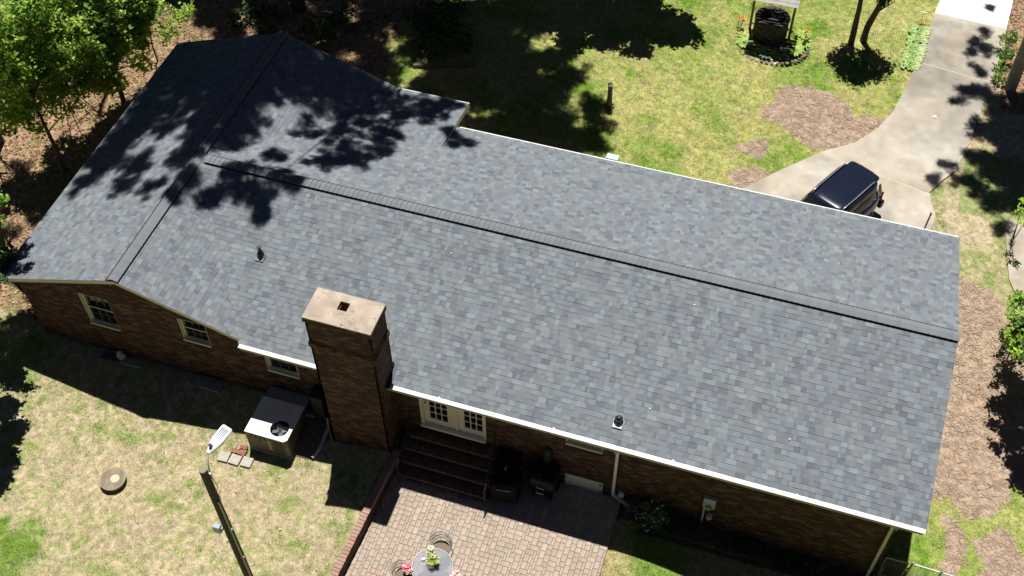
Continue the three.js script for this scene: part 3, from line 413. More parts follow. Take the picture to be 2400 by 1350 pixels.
// ---- plumbing vents and scraps on the roof
for (const [x, z, hgt, r, metal] of [[3.06, 2.43, .3, .05, 0], [13.71, 4.35, .17, .042, 1]]) {
  const p = PL.near.P(x, z), v = thing('plumbing_vent', [x, p.y + .02, z], 0, metal ? 'black roof vent pipe on a shiny white flashing above the patio' : 'taller black roof vent pipe near the valley left of the chimney', 'vent pipe');
  const b = new MB(), tilt = new THREE.Matrix4().makeRotationX(.241); b.box(0, .006, metal ? .1 : .06, metal ? .23 : .25, .008, metal ? .15 : .24, WHITE, tilt).geo(new THREE.CylinderGeometry(.1, .15, .05, 20), tilt.clone().multiply(T(0, .03, 0))); b.build('flashing', metal ? mat(C(.55, .55, .62), .35) : mat(C(.16, .17, .19), .5), v);
  mesh('rubber_collar', new THREE.LatheGeometry([[.13, .03], [.115, .1], [.105, .16], [.085, .17], [.075, .14], [.05, .13]].map(q => new THREE.Vector2(q[0] * (metal ? .98 : .8), q[1])), 24), mat(C(.018, .018, .03), .5, { side: THREE.DoubleSide }), v);
  mesh('pipe', new THREE.CylinderGeometry(r * .9, r, hgt, 16).translate(0, hgt / 2 + .05, 0), mat(C(.02, .02, .035), .5), v); mesh('pipe_mouth', new THREE.TorusGeometry(r * .8, .012, 8, 16).rotateX(Math.PI / 2).translate(0, hgt + .05, 0), M.black, v);
}
for (const [x, z, t] of [[8.13, 1.05, 'right of and above the chimney'], [14.77, .84, 'just below the main ridge'], [14.37, 3.82, 'just above the white-flashed vent'], [17.84, 3.67, 'right of the white-flashed vent']]) { const p = PL.near.P(x, z), m = new MB(); m.geo(new THREE.IcosahedronGeometry(.022, 0), M4(V(), [.3, rnd() * 6, .2], V(1.3, .5, .9))); const o = m.build('roof_scrap', mat(C(.8, .78, .72), .7)); o.position.set(x, p.y + .03, z); tag(o, 'tiny white scrap lying on the shingles ' + t, 'scrap', 'scraps on the roof'); }
// ------------------------------------------------------------------ patio, steps, low wall
{
  const patio = thing('patio', [0, 0, 0], 0, 'tan paver patio behind the house'); tag(patio, 'tan patio of small mixed concrete pavers below the back steps', null, null, 'structure');
  const sand = new MB(); sand.box(10.82, -.09, 7.9, 6.5, .1, 6.75); sand.build('sand_bed', mat(C(.34, .28, .225), .97, { map: G1 }), patio);
  const U = .0725, nx = 90, nz = 92, ox = 7.557, oz = 4.55, occ = new Uint8Array(nx * nz), list = [];
  const free = (i, j, w, h) => { if (i + w > nx || j + h > nz) return false; for (let b = 0; b < h; b++) for (let a = 0; a < w; a++) if (occ[(j + b) * nx + i + a]) return false; return true; };
  for (let j = 0; j < nz; j++) for (let i = 0; i < nx; i++) if (!occ[j * nx + i]) {
    let c = pick([[2, 2], [3, 2], [3, 2], [2, 3], [2, 3], [3, 2], [2, 2]]);
    if (!free(i, j, ...c)) c = [[3, 2], [2, 3], [2, 2], [1, 3], [3, 1], [1, 2], [2, 1], [1, 1]].find(q => free(i, j, ...q));
    for (let b = 0; b < c[1]; b++) for (let a = 0; a < c[0]; a++) occ[(j + b) * nx + i + a] = 1;
    const x = ox + (i + c[0] / 2) * U, z = oz + (j + c[1] / 2) * U; if (z < 5.75 && x > 8.05 && x < 10.62) continue; list.push([x, z, c[0], c[1], Math.floor(rnd() * 7)]);
  }
  const tone = [C(0.456, 0.366, 0.290), C(0.474, 0.375, 0.295), C(0.442, 0.357, 0.286), C(0.479, 0.389, 0.314), C(0.438, 0.366, 0.286), C(0.465, 0.366, 0.281), C(0.414, 0.362, 0.286)], pm = tone.map(c => mat(c, .92, { map: rep(BLOTCH, 2.1), bumpMap: G1, bumpScale: .0015 })), geos = {};
  const pv = (w, h) => geos[w + '_' + h] || (geos[w + '_' + h] = (() => { const g = new MB(), a = w * U / 2 - .0028, b = h * U / 2 - .0028, e = .007, y = .035, P = (s, t, k, yy) => V(s * (a - k), yy, t * (b - k)); const r = [[-1, -1], [1, -1], [1, 1], [-1, 1]]; const top = r.map(q => P(...q, e, y)), mid = r.map(q => P(...q, 0, y - .009)), bot = r.map(q => P(...q, 0, -.02)); g.quad(top[3], top[2], top[1], top[0]); for (let i = 0; i < 4; i++) { const j = (i + 1) % 4; g.quad(mid[i], mid[j], top[j], top[i]); g.quad(bot[i], bot[j], mid[j], mid[i]); } return g.geometry(); })());
  const big = list.map((p, i) => [(p[1] > 9 ? -9 : 0) + p[2] * p[3] * .5 + p[1], i]).sort((a, b) => b[0] - a[0]).slice(0, 300).map(q => q[1]), single = new Set(big), m = new MB();
  list.forEach(([x, z, w, h, t], i) => { const y = -.035 + rr(-.003, .003), rot = [rr(-.008, .008), rr(-.012, .012), rr(-.008, .008)]; if (single.has(i)) { const s = mesh('paver', pv(w, h), pm[t], patio); s.position.set(x, y, z); s.rotation.set(...rot); } else m.geo(pv(w, h), M4(V(x, y, z), rot), tone[t].clone().multiplyScalar(rr(.9, 1.1))); });
  tag(m.build('pavers', mat(WHITE, .92, { vertexColors: true, map: rep(BLOTCH, 2.1) }), patio), null, null, null, 'stuff');
}
{
  const st = thing('brick_steps', [0, 0, 0], 0, 'dark brick steps rising to the double door', 'steps'), x0 = 8.06, x1 = 10.6, G = brickGeo(.0965, .062, .2), G2b = brickGeo(.0965, .062, .1);
  for (let k = 1; k <= 4; k++) {
    const y = .208 * k, zf = 5.75 - .3 * (k - 1), b = new MB(), zb = ZW + .01; b.box((x0 + x1) / 2, y - .104 - .03 - (k === 1 ? .1 : 0), (zf + zb) / 2 - .012, x1 - x0 - .03, .148 + (k === 1 ? .2 : 0), zf - zb - .03); const s = b.build('step', M.mortar, st); const rest = new MB();
    for (let i = 0; i < 24; i++) { const x = x0 + .05 + i * .1062; const q = mesh('brick', G, pick(stepM), s); q.position.set(x, y - .031 + rr(-.002, .002), zf - .09); rest.box(x, y - .031 + rr(-.002, .002), zf - .25, .0965, .062, .1, pick(BS)); }
    for (let r = 0; r < 2; r++) for (let i = 0; i < 12; i++) rest.box(x0 + .1 + i * .2125 + (r ? .05 : 0), y - .098 - r * .067, zf - .045, .2025, .057, .06, pick(BS)); tag(rest.build('bricks', M.brick, s), null, null, null, 'stuff');
  }
  // low retaining wall with a rowlock cap
  const w = thing('garden_wall', [0, 0, 0], 0, 'low brick retaining wall with a row of cap bricks along the patio edge', 'wall'), A = V(7.84, 0, 5.2), B = V(7.6, 0, 9.9), L = A.distanceTo(B), dir = V().subVectors(B, A).normalize(), nrm = V(-dir.z, 0, dir.x), ang = Math.atan2(dir.x, dir.z), core = new MB();
  const yT = s => .46 - .03 * s; core.beam(A.clone().add(V(0, .13, 0)), B.clone().add(V(0, .03, 0)), .17, .5, WHITE); const cm = core.build('core', M.mortar, w), cg = brickGeo(.2, .058, .093), capB = [C(.42, .27, .2), C(.38, .23, .17), C(.46, .31, .24), C(.4, .28, .22)].map(c => mat(c, .92, { map: rep(BLOTCH, 2.6) })), rest = new MB();
  for (let i = 0; i * .1035 < L; i++) { const s = i * .1035 + .05, p = A.clone().addScaledVector(dir, s), q = mesh('brick', cg, capB[Math.floor(rnd() * 4)], w); q.position.set(p.x + rr(-.006, .006), yT(s / L) - .03 + rr(-.003, .003), p.z); q.rotation.y = ang + rr(-.02, .02) + 0; if (i < 6) { q.rotation.y += rr(-.12, .12); q.position.y -= .02; } }
  for (let r = 0; r < 6; r++) for (let i = 0; i < 23; i++) for (const sd of [-1, 1]) { const s = i * .2135 + (r & 1) * .107, p = A.clone().addScaledVector(dir, Math.min(L - .05, s)).addScaledVector(nrm, sd * .07); rest.box(p.x, .36 - r * .0677, p.z, .06, .0577, .2035, pick(BT), new THREE.Matrix4().makeRotationY(ang)); }
  tag(rest.build('bricks', M.brick, w), null, null, null, 'stuff');
  // iron handrails
  for (const [x, lab] of [[8.14, 'black iron handrail on the left of the steps, beside the chimney'], [10.52, 'black iron handrail on the right of the steps, beside the grills']]) {
    const h = thing('handrail', [x, 0, 5.9], 0, lab, 'handrail'), r = new MB(), rail = new MB(), b = new MB(), sx = x > 9 ? .1 : 0;
    rail.tube([V(sx, .86, .06), V(sx, .9, -.06), V(sx * .6, 1.25, -.55), V(0, 1.82, -1.26)], .019, 24, 8); rail.beam(V(sx, .55, 0), V(0, 1.45, -1.24), .02, .012, WHITE); r.rod(V(sx, 0, 0), V(sx, .88, 0), .018); r.rod(V(0, .82, -1.25), V(0, 1.8, -1.25), .018);
    for (let k = 1; k < 8; k++) b.rod(V(sx * (1 - k / 8), .55 + .9 * k / 8, -1.24 * k / 8), V(sx * (1 - k / 8), .86 + .96 * k / 8, -1.26 * k / 8), .007, 6);
    rail.build('rail', mat(C(.03, .03, .03), .22, { metalness: .4 }), h); r.build('post', M.iron, h); b.build('baluster', M.iron, h);
  }
}
// ------------------------------------------------------------------ cooling unit, pipes, slabs, bricks on the grass
{
  const u = thing('air_conditioner', [4.4, .06, 5.4], 0, 'large pale packaged cooling unit with a round top fan beside the chimney', 'air conditioner');
  const pan = noiseTex(256, (x, y) => { const k = .86 + .06 * per(x, y, 4, 31) + .06 * per(x, y, 13, 32) + .06 * hash(Math.floor(x * 256), Math.floor(y * 256), 33); return [k, k * .99, k * .96]; }, true);
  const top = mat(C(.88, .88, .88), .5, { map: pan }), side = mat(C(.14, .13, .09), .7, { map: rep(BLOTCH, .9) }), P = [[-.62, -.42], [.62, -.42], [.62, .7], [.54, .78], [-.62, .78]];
  const shp = (k = 0, hole = true) => { const s = new THREE.Shape(P.map(([x, z]) => new THREE.Vector2(x * (1 + k), -(z - .18) * (1 + k)))); if (hole) { const h = new THREE.Path(); h.absellipse(.27, -.24, .262, .262, 0, 6.2832, true); s.holes.push(h); } return s; };
  const ex = (s, d, y) => { const g = new THREE.ExtrudeGeometry(s, { depth: d, bevelEnabled: false, curveSegments: 32 }); g.rotateX(-Math.PI / 2); g.translate(0, y, .18); return g; };
  mesh('top_panel', ex(shp(.012), .035, .865), top, u);
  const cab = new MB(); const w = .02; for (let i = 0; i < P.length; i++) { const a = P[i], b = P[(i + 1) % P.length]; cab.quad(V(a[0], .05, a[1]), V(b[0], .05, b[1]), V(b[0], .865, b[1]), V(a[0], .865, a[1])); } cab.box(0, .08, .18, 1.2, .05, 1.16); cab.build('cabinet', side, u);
  const rear = new MB(); rear.box(0, .4, -.62, 1.2, .72, .42).box(0, .77, -.62, 1.25, .03, .46); rear.build('rear_cabinet', mat(C(.3, .33, .36), .6, { map: rep(BLOTCH, .9) }), u);
  const pads = new MB(); pads.box(0, .0, -.02, 1.27, .1, 1.62); pads.build('base_pad', M.concrete, u);
  const f = new MB(); for (let k = 0; k < 4; k++) { const a = k * Math.PI / 2 + .5, m = new THREE.Matrix4().makeRotationY(a).multiply(T(.12, 0, 0)).multiply(new THREE.Matrix4().makeRotationX(.45)); f.geo(new RoundedBoxGeometry(.19, .006, .15, 1, .003), T(.27, .8, .42).multiply(m)); } f.build('fan_blade', mat(C(.5, .5, .52), .35, { metalness: .6 }), u);
  const hb = new MB(); hb.rod(V(.27, .72, .42), V(.27, .82, .42), .06, 16); hb.box(.27, .7, .42, .46, .02, .06).box(.27, .7, .42, .06, .02, .46); hb.build('motor', M.iron, u);
  const well = new MB(); well.geo(new THREE.CylinderGeometry(.265, .265, .3, 28, 1, true), T(.27, .72, .42)); well.geo(new THREE.CircleGeometry(.265, 24).rotateX(-Math.PI / 2), T(.27, .57, .42)); well.build('fan_well', mat(C(.03, .025, .03), .7, { side: THREE.DoubleSide }), u);
  const gr = new MB(); for (let k = 1; k <= 5; k++) gr.geo(new THREE.TorusGeometry(.051 * k, .003, 4, 36).rotateX(Math.PI / 2), T(.27, .905, .42)); for (let k = 0; k < 4; k++) { const a = k * Math.PI / 4; gr.rod(V(.27 - .24 * Math.cos(a), .907, .42 - .24 * Math.sin(a)), V(.27 + .24 * Math.cos(a), .907, .42 + .24 * Math.sin(a)), .0035, 5); } gr.build('fan_guard', M.iron, u);
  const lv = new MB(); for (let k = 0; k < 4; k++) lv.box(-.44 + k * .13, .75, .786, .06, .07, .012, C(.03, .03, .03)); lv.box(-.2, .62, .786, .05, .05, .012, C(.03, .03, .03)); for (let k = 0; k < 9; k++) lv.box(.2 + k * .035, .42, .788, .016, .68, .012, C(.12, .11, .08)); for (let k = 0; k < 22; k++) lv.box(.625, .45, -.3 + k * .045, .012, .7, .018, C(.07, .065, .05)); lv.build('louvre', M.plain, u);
  const lb = new MB(); lb.box(.08, .5, .79, .1, .5, .012, C(.34, .33, .18)).box(.58, .45, .745, .012, .66, .06, C(.45, .42, .25), new THREE.Matrix4().makeRotationY(Math.PI / 4)); lb.build('side_panel', M.plain, u);
  const d = thing('air_duct', [5.42, .35, 4.86], 0, 'black duct hood between the cooling unit and the chimney', 'duct'); const q = new MB(); q.geo(new RoundedBoxGeometry(.36, 1.1, .34, 2, .03), T(0, .62, -.1)).box(0, 1.18, -.1, .4, .03, .38); q.build('hood', mat(C(.012, .012, .012), .75), d); const co = new MB(); co.rod(V(-.15, .2, 0), V(-.42, .25, .06), .15, 16); co.build('collar', M.black, d);
  const c = new MB(); c.tube([V(5.15, .75, 4.8), V(5.3, .55, 5.0), V(5.42, .4, 5.25), V(5.3, .3, 5.45), V(5.12, .3, 5.55)], .012, 30, 6); const cb = c.build('refrigerant_line', mat(C(.1, .09, .08), .7)); tag(cb, 'thin dark cable loop running from the cooling unit', 'cable');
}
{ // ribbed drain hose
  const t = thing('drain_hose', [0, 0, 0], 0, 'pale ribbed drain hose lying beside the chimney base', 'hose'), crv = new THREE.CatmullRomCurve3([V(5.66, .42, 4.84), V(5.7, .35, 5.05), V(5.71, .31, 5.3), V(5.72, .26, 5.52), V(5.68, .2, 5.76), V(5.6, .16, 6.0)]), g = new THREE.TubeGeometry(crv, 150, .045, 12), p = g.attributes.position, nn = g.attributes.normal;
  for (let i = 0; i < p.count; i++) { const r = Math.floor(i / 13), k = (r % 3 === 0) ? -.006 : .003; p.setXYZ(i, p.getX(i) + nn.getX(i) * k, p.getY(i) + nn.getY(i) * k, p.getZ(i) + nn.getZ(i) * k); } g.computeVertexNormals();
  mesh('hose', g, mat(C(.55, .57, .6), .6), t); const e = new MB(); e.geo(new THREE.CylinderGeometry(.053, .053, .06, 16), M4(V(5.66, .425, 4.83), [1.2, 0, .1])); e.build('coupling', M.trim, t);
  const r = thing('copper_rod', [5.95, .3, 5.42], 0, 'thin copper rod standing against the left corner of the chimney', 'rod'); const m = new MB(); m.rod(V(0, 0, 0), V(.01, 1.15, -.03), .012, 8); m.build('rod', mat(C(.5, .2, .08), .45, { metalness: .6 }), r); const cl = new MB(); cl.box(.005, .9, -.03, .05, .03, .03); cl.build('clamp', M.iron, r);
  const gv = []; for (let k = 0; k < 1500; k++) { const x = rr(5.05, 5.95), z = rr(4.65, 6.05) , s = rr(.012, .03); if (x > 5.95 - (z - 5.2) * .6) continue; const q = rr(.6, 1.3); gv.push([M4(V(x, groundY(x, z) - .03, z), [rnd() * 3, rnd() * 3, 0], V(s, s * .6, s)), C(.2 * q, .16 * q, .13 * q)]); } tag(inst('gravel', new THREE.IcosahedronGeometry(1, 0), mat(WHITE, .9), gv), 'brown gravel beside the cooling unit', 'gravel', null, 'stuff');
}
const flag = (x, z, w, d, turn, h, c, label, group, cat = 'paving slab', y = groundY(x, z)) => { const g = new RoundedBoxGeometry(w, h, d, 2, .01); const u = g.attributes.uv; const m = mesh('paving_slab', g, mat(c, .92, { map: rep(BLOTCH, 1.1), bumpMap: G2, bumpScale: .003 })); m.position.set(x, y + h / 2 - .03, z); m.rotation.set(rr(-.015, .015), turn, rr(-.015, .015)); return tag(m, label, cat, group); };
flag(3.19, 6.66, .3, .3, .06, .05, C(.47, .45, .37), 'left of three pale square slabs laid in a row in the lawn', 'square slabs by the cooling unit');
flag(3.53, 6.65, .31, .3, -.04, .05, C(.49, .46, .38), 'middle of three pale square slabs laid in a row in the lawn', 'square slabs by the cooling unit');
flag(3.88, 6.62, .3, .3, .03, .05, C(.48, .46, .4), 'right of three pale square slabs laid in a row in the lawn', 'square slabs by the cooling unit');
flag(-.67, 4.76, .64, .24, .02, .06, C(.34, .33, .29), 'grey slab in the shade left of the window well stone, under the gable wall');
flag(1.9, 4.81, .66, .28, .0, .06, C(.33, .33, .3), 'grey slab lying alone in the shade below the smaller gable window');
flag(-1.33, 4.78, .62, .26, .05, .05, C(.1, .1, .11), 'dark slab against the gable wall beneath the larger window');
{ const g = new THREE.DodecahedronGeometry(.16, 1), p = g.attributes.position; for (let i = 0; i < p.count; i++) { const k = 1 + .3 * (vn(p.getX(i) * 9 + 3, p.getY(i) * 9 + p.getZ(i) * 5, 3) - .5); p.setXYZ(i, p.getX(i) * k, p.getY(i) * k * 1.1, p.getZ(i) * k * .7); } g.computeVertexNormals(); const m = mesh('boulder', g, mat(C(.38, .42, .42), .85, { map: G2 })); m.position.set(-1.03, .5, 4.7); tag(m, 'grey pitted stone leaning on the gable wall between two slabs', 'stone'); }
{ // loose perforated bricks
  const holed = (() => { const s = new THREE.Shape([[-.1, -.046], [.1, -.046], [.1, .046], [-.1, .046]].map(p => new THREE.Vector2(...p))); for (const x of [-.06, 0, .06]) { const h = new THREE.Path(); h.absellipse(x, 0, .017, .017, 0, 6.2832, true); s.holes.push(h); } const g = new THREE.ExtrudeGeometry(s, { depth: .058, bevelEnabled: true, bevelSize: .003, bevelThickness: .003, bevelSegments: 1, curveSegments: 10 }); g.rotateX(-Math.PI / 2); return g; })();
  [[3.36, 6.26, 1.5, 0, .0, 'plain'], [3.47, 6.25, 1.52, 0, 0, 'plain'], [3.62, 6.24, .15, .06, .3, ''], [3.58, 6.37, 1.3, .0, 0, ''], [3.68, 6.38, 1.45, .0, .2, ''], [3.41, 6.42, .1, 0, 0, '']].forEach(([x, z, t, y, tip, p], i) => { const m = mesh('loose_brick', p ? new RoundedBoxGeometry(.2, .06, .092, 1, .004) : holed, mat(p ? C(.42, .3, .22) : C(.4, .17, .1), .9, { map: rep(BLOTCH, 2.6) })); m.position.set(x, .03 + y + (p ? .03 : 0), z); m.rotation.set(tip, t, 0); tag(m, ['pale solid brick at the left end of the small brick pile', 'second pale solid brick from the left in the small pile', 'red holed brick propped up at the back of the pile', 'red holed brick lying in the middle of the pile', 'red holed brick nearest the cooling unit in the pile', 'red holed brick in front of the pile by the square slabs'][i], 'brick', 'loose bricks by the cooling unit'); });
}
{ // round concrete lid on the lawn
  const d = thing('concrete_lid', [.66, .03, 8.28], .4, 'round weathered concrete lid with a pale centre on the lawn', 'concrete lid');
  const dt = noiseTex(256, (x, y) => { const k = .75 + .2 * per(x, y, 6, 41) + .1 * per(x, y, 21, 42) + .08 * hash(Math.floor(x * 256), Math.floor(y * 256), 43); return [k, k * .97, k * .9]; }, true);
  const pr = [[0, .17], [.31, .172], [.345, .166], [.36, .15], [.35, .1], [.3, 0]].map(q => new THREE.Vector2(...q)); mesh('disc', new THREE.LatheGeometry(pr, 48), mat(C(.3, .262, .215), .95, { map: rep(dt, 2), bumpMap: G2, bumpScale: .004, side: THREE.DoubleSide }), d);
  mesh('plug', new THREE.LatheGeometry([[0, .187], [.1, .186], [.12, .181], [.128, .17]].map(q => new THREE.Vector2(...q)), 32).translate(.07, 0, .01), mat(C(.7, .65, .54), .9, { map: rep(dt, 2), side: THREE.DoubleSide }), d);
  const rim = new MB(); rim.geo(new THREE.TorusGeometry(.345, .016, 6, 48).rotateX(Math.PI / 2), T(0, .157, 0)); rim.build('rim', mat(C(.42, .37, .28), .95, { map: rep(dt, 2) }), d);
}
{ // wooden light pole with a cobra-head lamp
  const p = thing('light_pole', [6.13, -.1, 10.34], 0, 'weathered wooden pole carrying a white street light above the yard', 'light pole');
  const pg = new THREE.CylinderGeometry(.088, .112, 7.1, 20, 24), a = pg.attributes.position; for (let i = 0; i < a.count; i++) { const k = 1 + .06 * (vn(a.getX(i) * 14 + 5, a.getY(i) * 2 + a.getZ(i) * 14, 6) - .5); a.setX(i, a.getX(i) * k); a.setZ(i, a.getZ(i) * k); } pg.computeVertexNormals();
  mesh('pole', pg.translate(0, 3.55, 0), mat(C(.065, .056, .042), .95, { map: rep(BLOTCH, 3), bumpMap: rep(BLOTCH, 6), bumpScale: .012 }), p);
  mesh('pole_top', new THREE.CylinderGeometry(.08, .088, .02, 20).translate(0, 7.105, 0), mat(C(.3, .25, .18), .95, { map: G1 }), p);
  const arm = new MB(), H = V(.0, 7.28, -.31), Tp = V(.2, 7.45, -.99); arm.tube([V(.05, 6.75, -.09), V(.04, 6.95, -.13), V(.02, 7.12, -.2), H], .021, 20, 8); arm.box(.075, 6.8, -.06, .05, .2, .04); arm.build('arm', mat(C(.66, .67, .7), .4), p);
  const dir = V().subVectors(Tp, H).normalize(), m = new THREE.Matrix4().lookAt(V(), dir, V(0, 1, 0)), hd = new MB(), base = m.clone().setPosition(H);
  const sec = [[0, .045, .03], [.05, .06, .04], [.14, .1, .052], [.26, .135, .06], [.36, .145, .058], [.62, .14, .04], [.67, .12, .03]].map(([z, w, h]) => { const r = []; for (let k = 0; k < 14; k++) { const t = k / 14 * Math.PI * 2, c = Math.cos(t), s = Math.sin(t); r.push(V(Math.sign(c) * Math.pow(Math.abs(c), .55) * w, Math.sign(s) * Math.pow(Math.abs(s), .7) * h, -z).applyMatrix4(base)); } return r; });
  for (let i = 0; i < sec.length - 1; i++) for (let k = 0; k < 14; k++) hd.quad(sec[i][k], sec[i][(k + 1) % 14], sec[i + 1][(k + 1) % 14], sec[i + 1][k]); for (const s of [sec[0], sec[sec.length - 1]]) for (let k = 1; k < 13; k++) hd.tri(s[0], s[k], s[k + 1], WHITE, [0, 0], [1, 0], [0, 1]);
  hd.build('lamp_head', mat(C(.76, .77, .82), .4), p);
  const fin = new MB(); for (const x of [-.065, -.022, .022, .065]) fin.geo(new RoundedBoxGeometry(.02, .02, .28, 1, .004), base.clone().multiply(T(x, .05, -.47)), C(.3, .33, .42)); fin.build('cooling_fin', mat(C(.28, .31, .4), .5), p);
  const ph = new MB(); ph.geo(new THREE.CylinderGeometry(.036, .04, .07, 16), base.clone().multiply(T(-.01, .09, -.15))); ph.build('photocell', mat(C(.03, .05, .12), .3), p);
  const cab = new MB(); cab.tube([V(.1, 6.9, -.02), V(.2, 6.8, .02), V(.24, 6.55, .05), V(.16, 6.4, .07), V(.24, 6.2, .08), V(.13, 5.9, .08)], .008, 30, 5); cab.build('cable', M.black, p);
  const con = new MB(); con.rod(V(.115, 5.9, .06), V(.15, 0, .08), .022, 10); for (const y of [5.85, 4.6, 3.2]) con.box(.12, y, .05, .08, .03, .05); con.build('conduit', mat(C(.3, .29, .27), .5), p);
  const bx = new MB(); bx.geo(new RoundedBoxGeometry(.18, .26, .12, 2, .012), T(-.2, 4.55, .1)); bx.box(-.1, 4.55, .08, .06, .1, .06); bx.build('meter_case', mat(C(.3, .36, .44), .5), p);
}
// ------------------------------------------------------------------ grills
{
  const VEL = new THREE.MeshPhysicalMaterial({ color: C(.004, .0045, .006), roughness: .8, specularIntensity: .3 }), VEL2 = new THREE.MeshPhysicalMaterial({ color: C(.01, .012, .02), roughness: .55, specularIntensity: .4 }); const cover = (w, d, h, bulge, col) => { const g = new RoundedBoxGeometry(w, h, d, 6, Math.min(.09, w * .2)), p = g.attributes.position; for (let i = 0; i < p.count; i++) { const x = p.getX(i), y = p.getY(i), z = p.getZ(i), f = .5 - y / h; const k = 1 + bulge * f + .05 * (vn(x * 6 + z * 5, y * 2, 12) - .5) * f; p.setX(i, x * k); p.setZ(i, z * k); p.setY(i, y + (y > 0 ? -.3 * h * Math.pow(Math.max(0, z / d + .1), 1.5) - .12 * h * Math.pow(Math.abs(x / w) * 2, 3) : 0)); } g.computeVertexNormals(); return g; };
  const a = thing('covered_grill', [11.0, 0, 5.16], .15, 'large grill under a black cover with a pale label, next to the steps', 'grill');
  mesh('cover', cover(.7, .98, .98, .1).translate(0, .62, 0), VEL, a); const st = new MB(); st.box(-.02, 1.1, -.02, .045, .006, .11, C(.55, .5, .65)).box(.015, 1.102, -.1, .05, .006, .03, C(.25, .25, .3)); const lab = st.build('label', M.plain, a); lab.rotation.x = .06;
  const tr = new MB(); tr.geo(new THREE.CapsuleGeometry(.018, .38, 4, 10).rotateZ(Math.PI / 2), T(0, .78, .53)); tr.box(-.12, .78, .49, .02, .02, .08).box(.12, .78, .49, .02, .02, .08); tr.build('handle', mat(C(.22, .2, .17), .35, { metalness: .5 }), a);
  const lg = new MB(); for (const x of [-.26, .26]) for (const z of [-.36, .36]) lg.rod(V(x, 0, z), V(x, .3, z), .018); lg.build('leg', M.iron, a); const wh = new MB(); for (const x of [-.32, .32]) wh.geo(new THREE.CylinderGeometry(.09, .09, .04, 18).rotateZ(Math.PI / 2), T(x, .09, -.38)); wh.build('wheel', M.black, a); const sd = new MB(); sd.geo(new THREE.CapsuleGeometry(.02, .14, 4, 8), M4(V(.4, .86, -.2), [1.2, 0, .4])); sd.build('knob', mat(C(.2, .17, .13), .5), a);
  const b = thing('gas_grill', [12.0, 0, 4.98], -.04, 'second black grill with two thin metal bars in front, left of the white panel', 'grill');
  mesh('lid', cover(.72, .62, .5, .06).translate(0, .86, -.04), VEL2, b); const bd = new MB(); bd.geo(new RoundedBoxGeometry(.7, .1, .6, 2, .02), T(0, .64, 0)).geo(new RoundedBoxGeometry(.56, .46, .46, 2, .02), T(0, .34, -.03)); bd.build('body', VEL, b);
  const hb = new MB(); hb.rod(V(-.11, .74, .33), V(.11, .74, .33), .011, 10).rod(V(-.1, .6, .4), V(.12, .6, .4), .011, 10); hb.box(-.1, .74, .3, .012, .012, .06).box(.1, .74, .3, .012, .012, .06).box(-.09, .6, .36, .012, .012, .08).box(.11, .6, .36, .012, .012, .08); hb.build('handle', mat(C(.6, .56, .5), .3, { metalness: .7 }), b);
  const em = new MB(); em.geo(new THREE.TorusGeometry(.022, .006, 6, 18).rotateX(Math.PI / 2), T(-.07, 1.055, .12)); em.build('gauge', mat(C(.15, .17, .22), .4, { metalness: .5 }), b); const sh = new MB(); sh.geo(new RoundedBoxGeometry(.1, .03, .46, 1, .01), T(-.4, .66, 0)).geo(new RoundedBoxGeometry(.1, .03, .46, 1, .01), T(.4, .66, 0)); sh.build('side_shelf', M.black, b); const w2 = new MB(); for (const x of [-.3, .3]) w2.geo(new THREE.CylinderGeometry(.07, .07, .04, 18).rotateZ(Math.PI / 2), T(x, .07, -.2)).box(x * .8, .08, .2, .03, .16, .03); w2.build('wheel', M.iron, b);
  const c = thing('covered_stand', [11.97, 0, 4.6], 0, 'tall narrow black cover standing on the wall behind the second grill', 'covered stand'); mesh('cover', new THREE.LatheGeometry([[.16, 0], [.15, .5], [.13, 1.1], [.12, 1.5], [.08, 1.62], [0, 1.66]].map(q => new THREE.Vector2(...q)), 20), mat(C(.012, .012, .012), .7, { side: THREE.DoubleSide }), c); const cr = new MB(); cr.geo(new THREE.TorusGeometry(.125, .012, 6, 20).rotateX(Math.PI / 2), T(0, 1.45, 0)); cr.build('drawstring', M.iron, c);
}
// ------------------------------------------------------------------ meter and conduit
{
  const m = thing('electric_meter', [16.35, 0, ZW], 0, 'grey electric meter box with a round glass dial on the brick wall', 'electric meter'), c = new MB(); c.geo(new RoundedBoxGeometry(.32, .46, .13, 2, .012), T(0, 1.2, .065)); c.build('case', mat(C(.4, .46, .54), .45, { metalness: .3 }), m);
  mesh('dial', new THREE.CylinderGeometry(.075, .085, .09, 24).rotateX(Math.PI / 2).translate(0, 1.1, .17), mat(C(.3, .33, .3), .25, { metalness: .2 }), m); mesh('dial_ring', new THREE.TorusGeometry(.088, .012, 8, 28).translate(0, 1.1, .14), M.steel, m);
  const p = new MB(); p.rod(V(-.1, .98, .05), V(-.08, -.35, .05), .024, 12).rod(V(-.11, .98, .05), V(-.11, .9, .05), .034, 12); p.build('conduit', mat(C(.52, .54, .46), .55), m);
  const s = new MB(); s.geo(new THREE.CylinderGeometry(.075, .075, .1, 18).rotateX(Math.PI / 2), T(.08, .47, .06)).geo(new THREE.SphereGeometry(.075, 16, 10), T(.08, .47, .1)); s.build('junction_cap', mat(C(.5, .54, .48), .6), m);
}
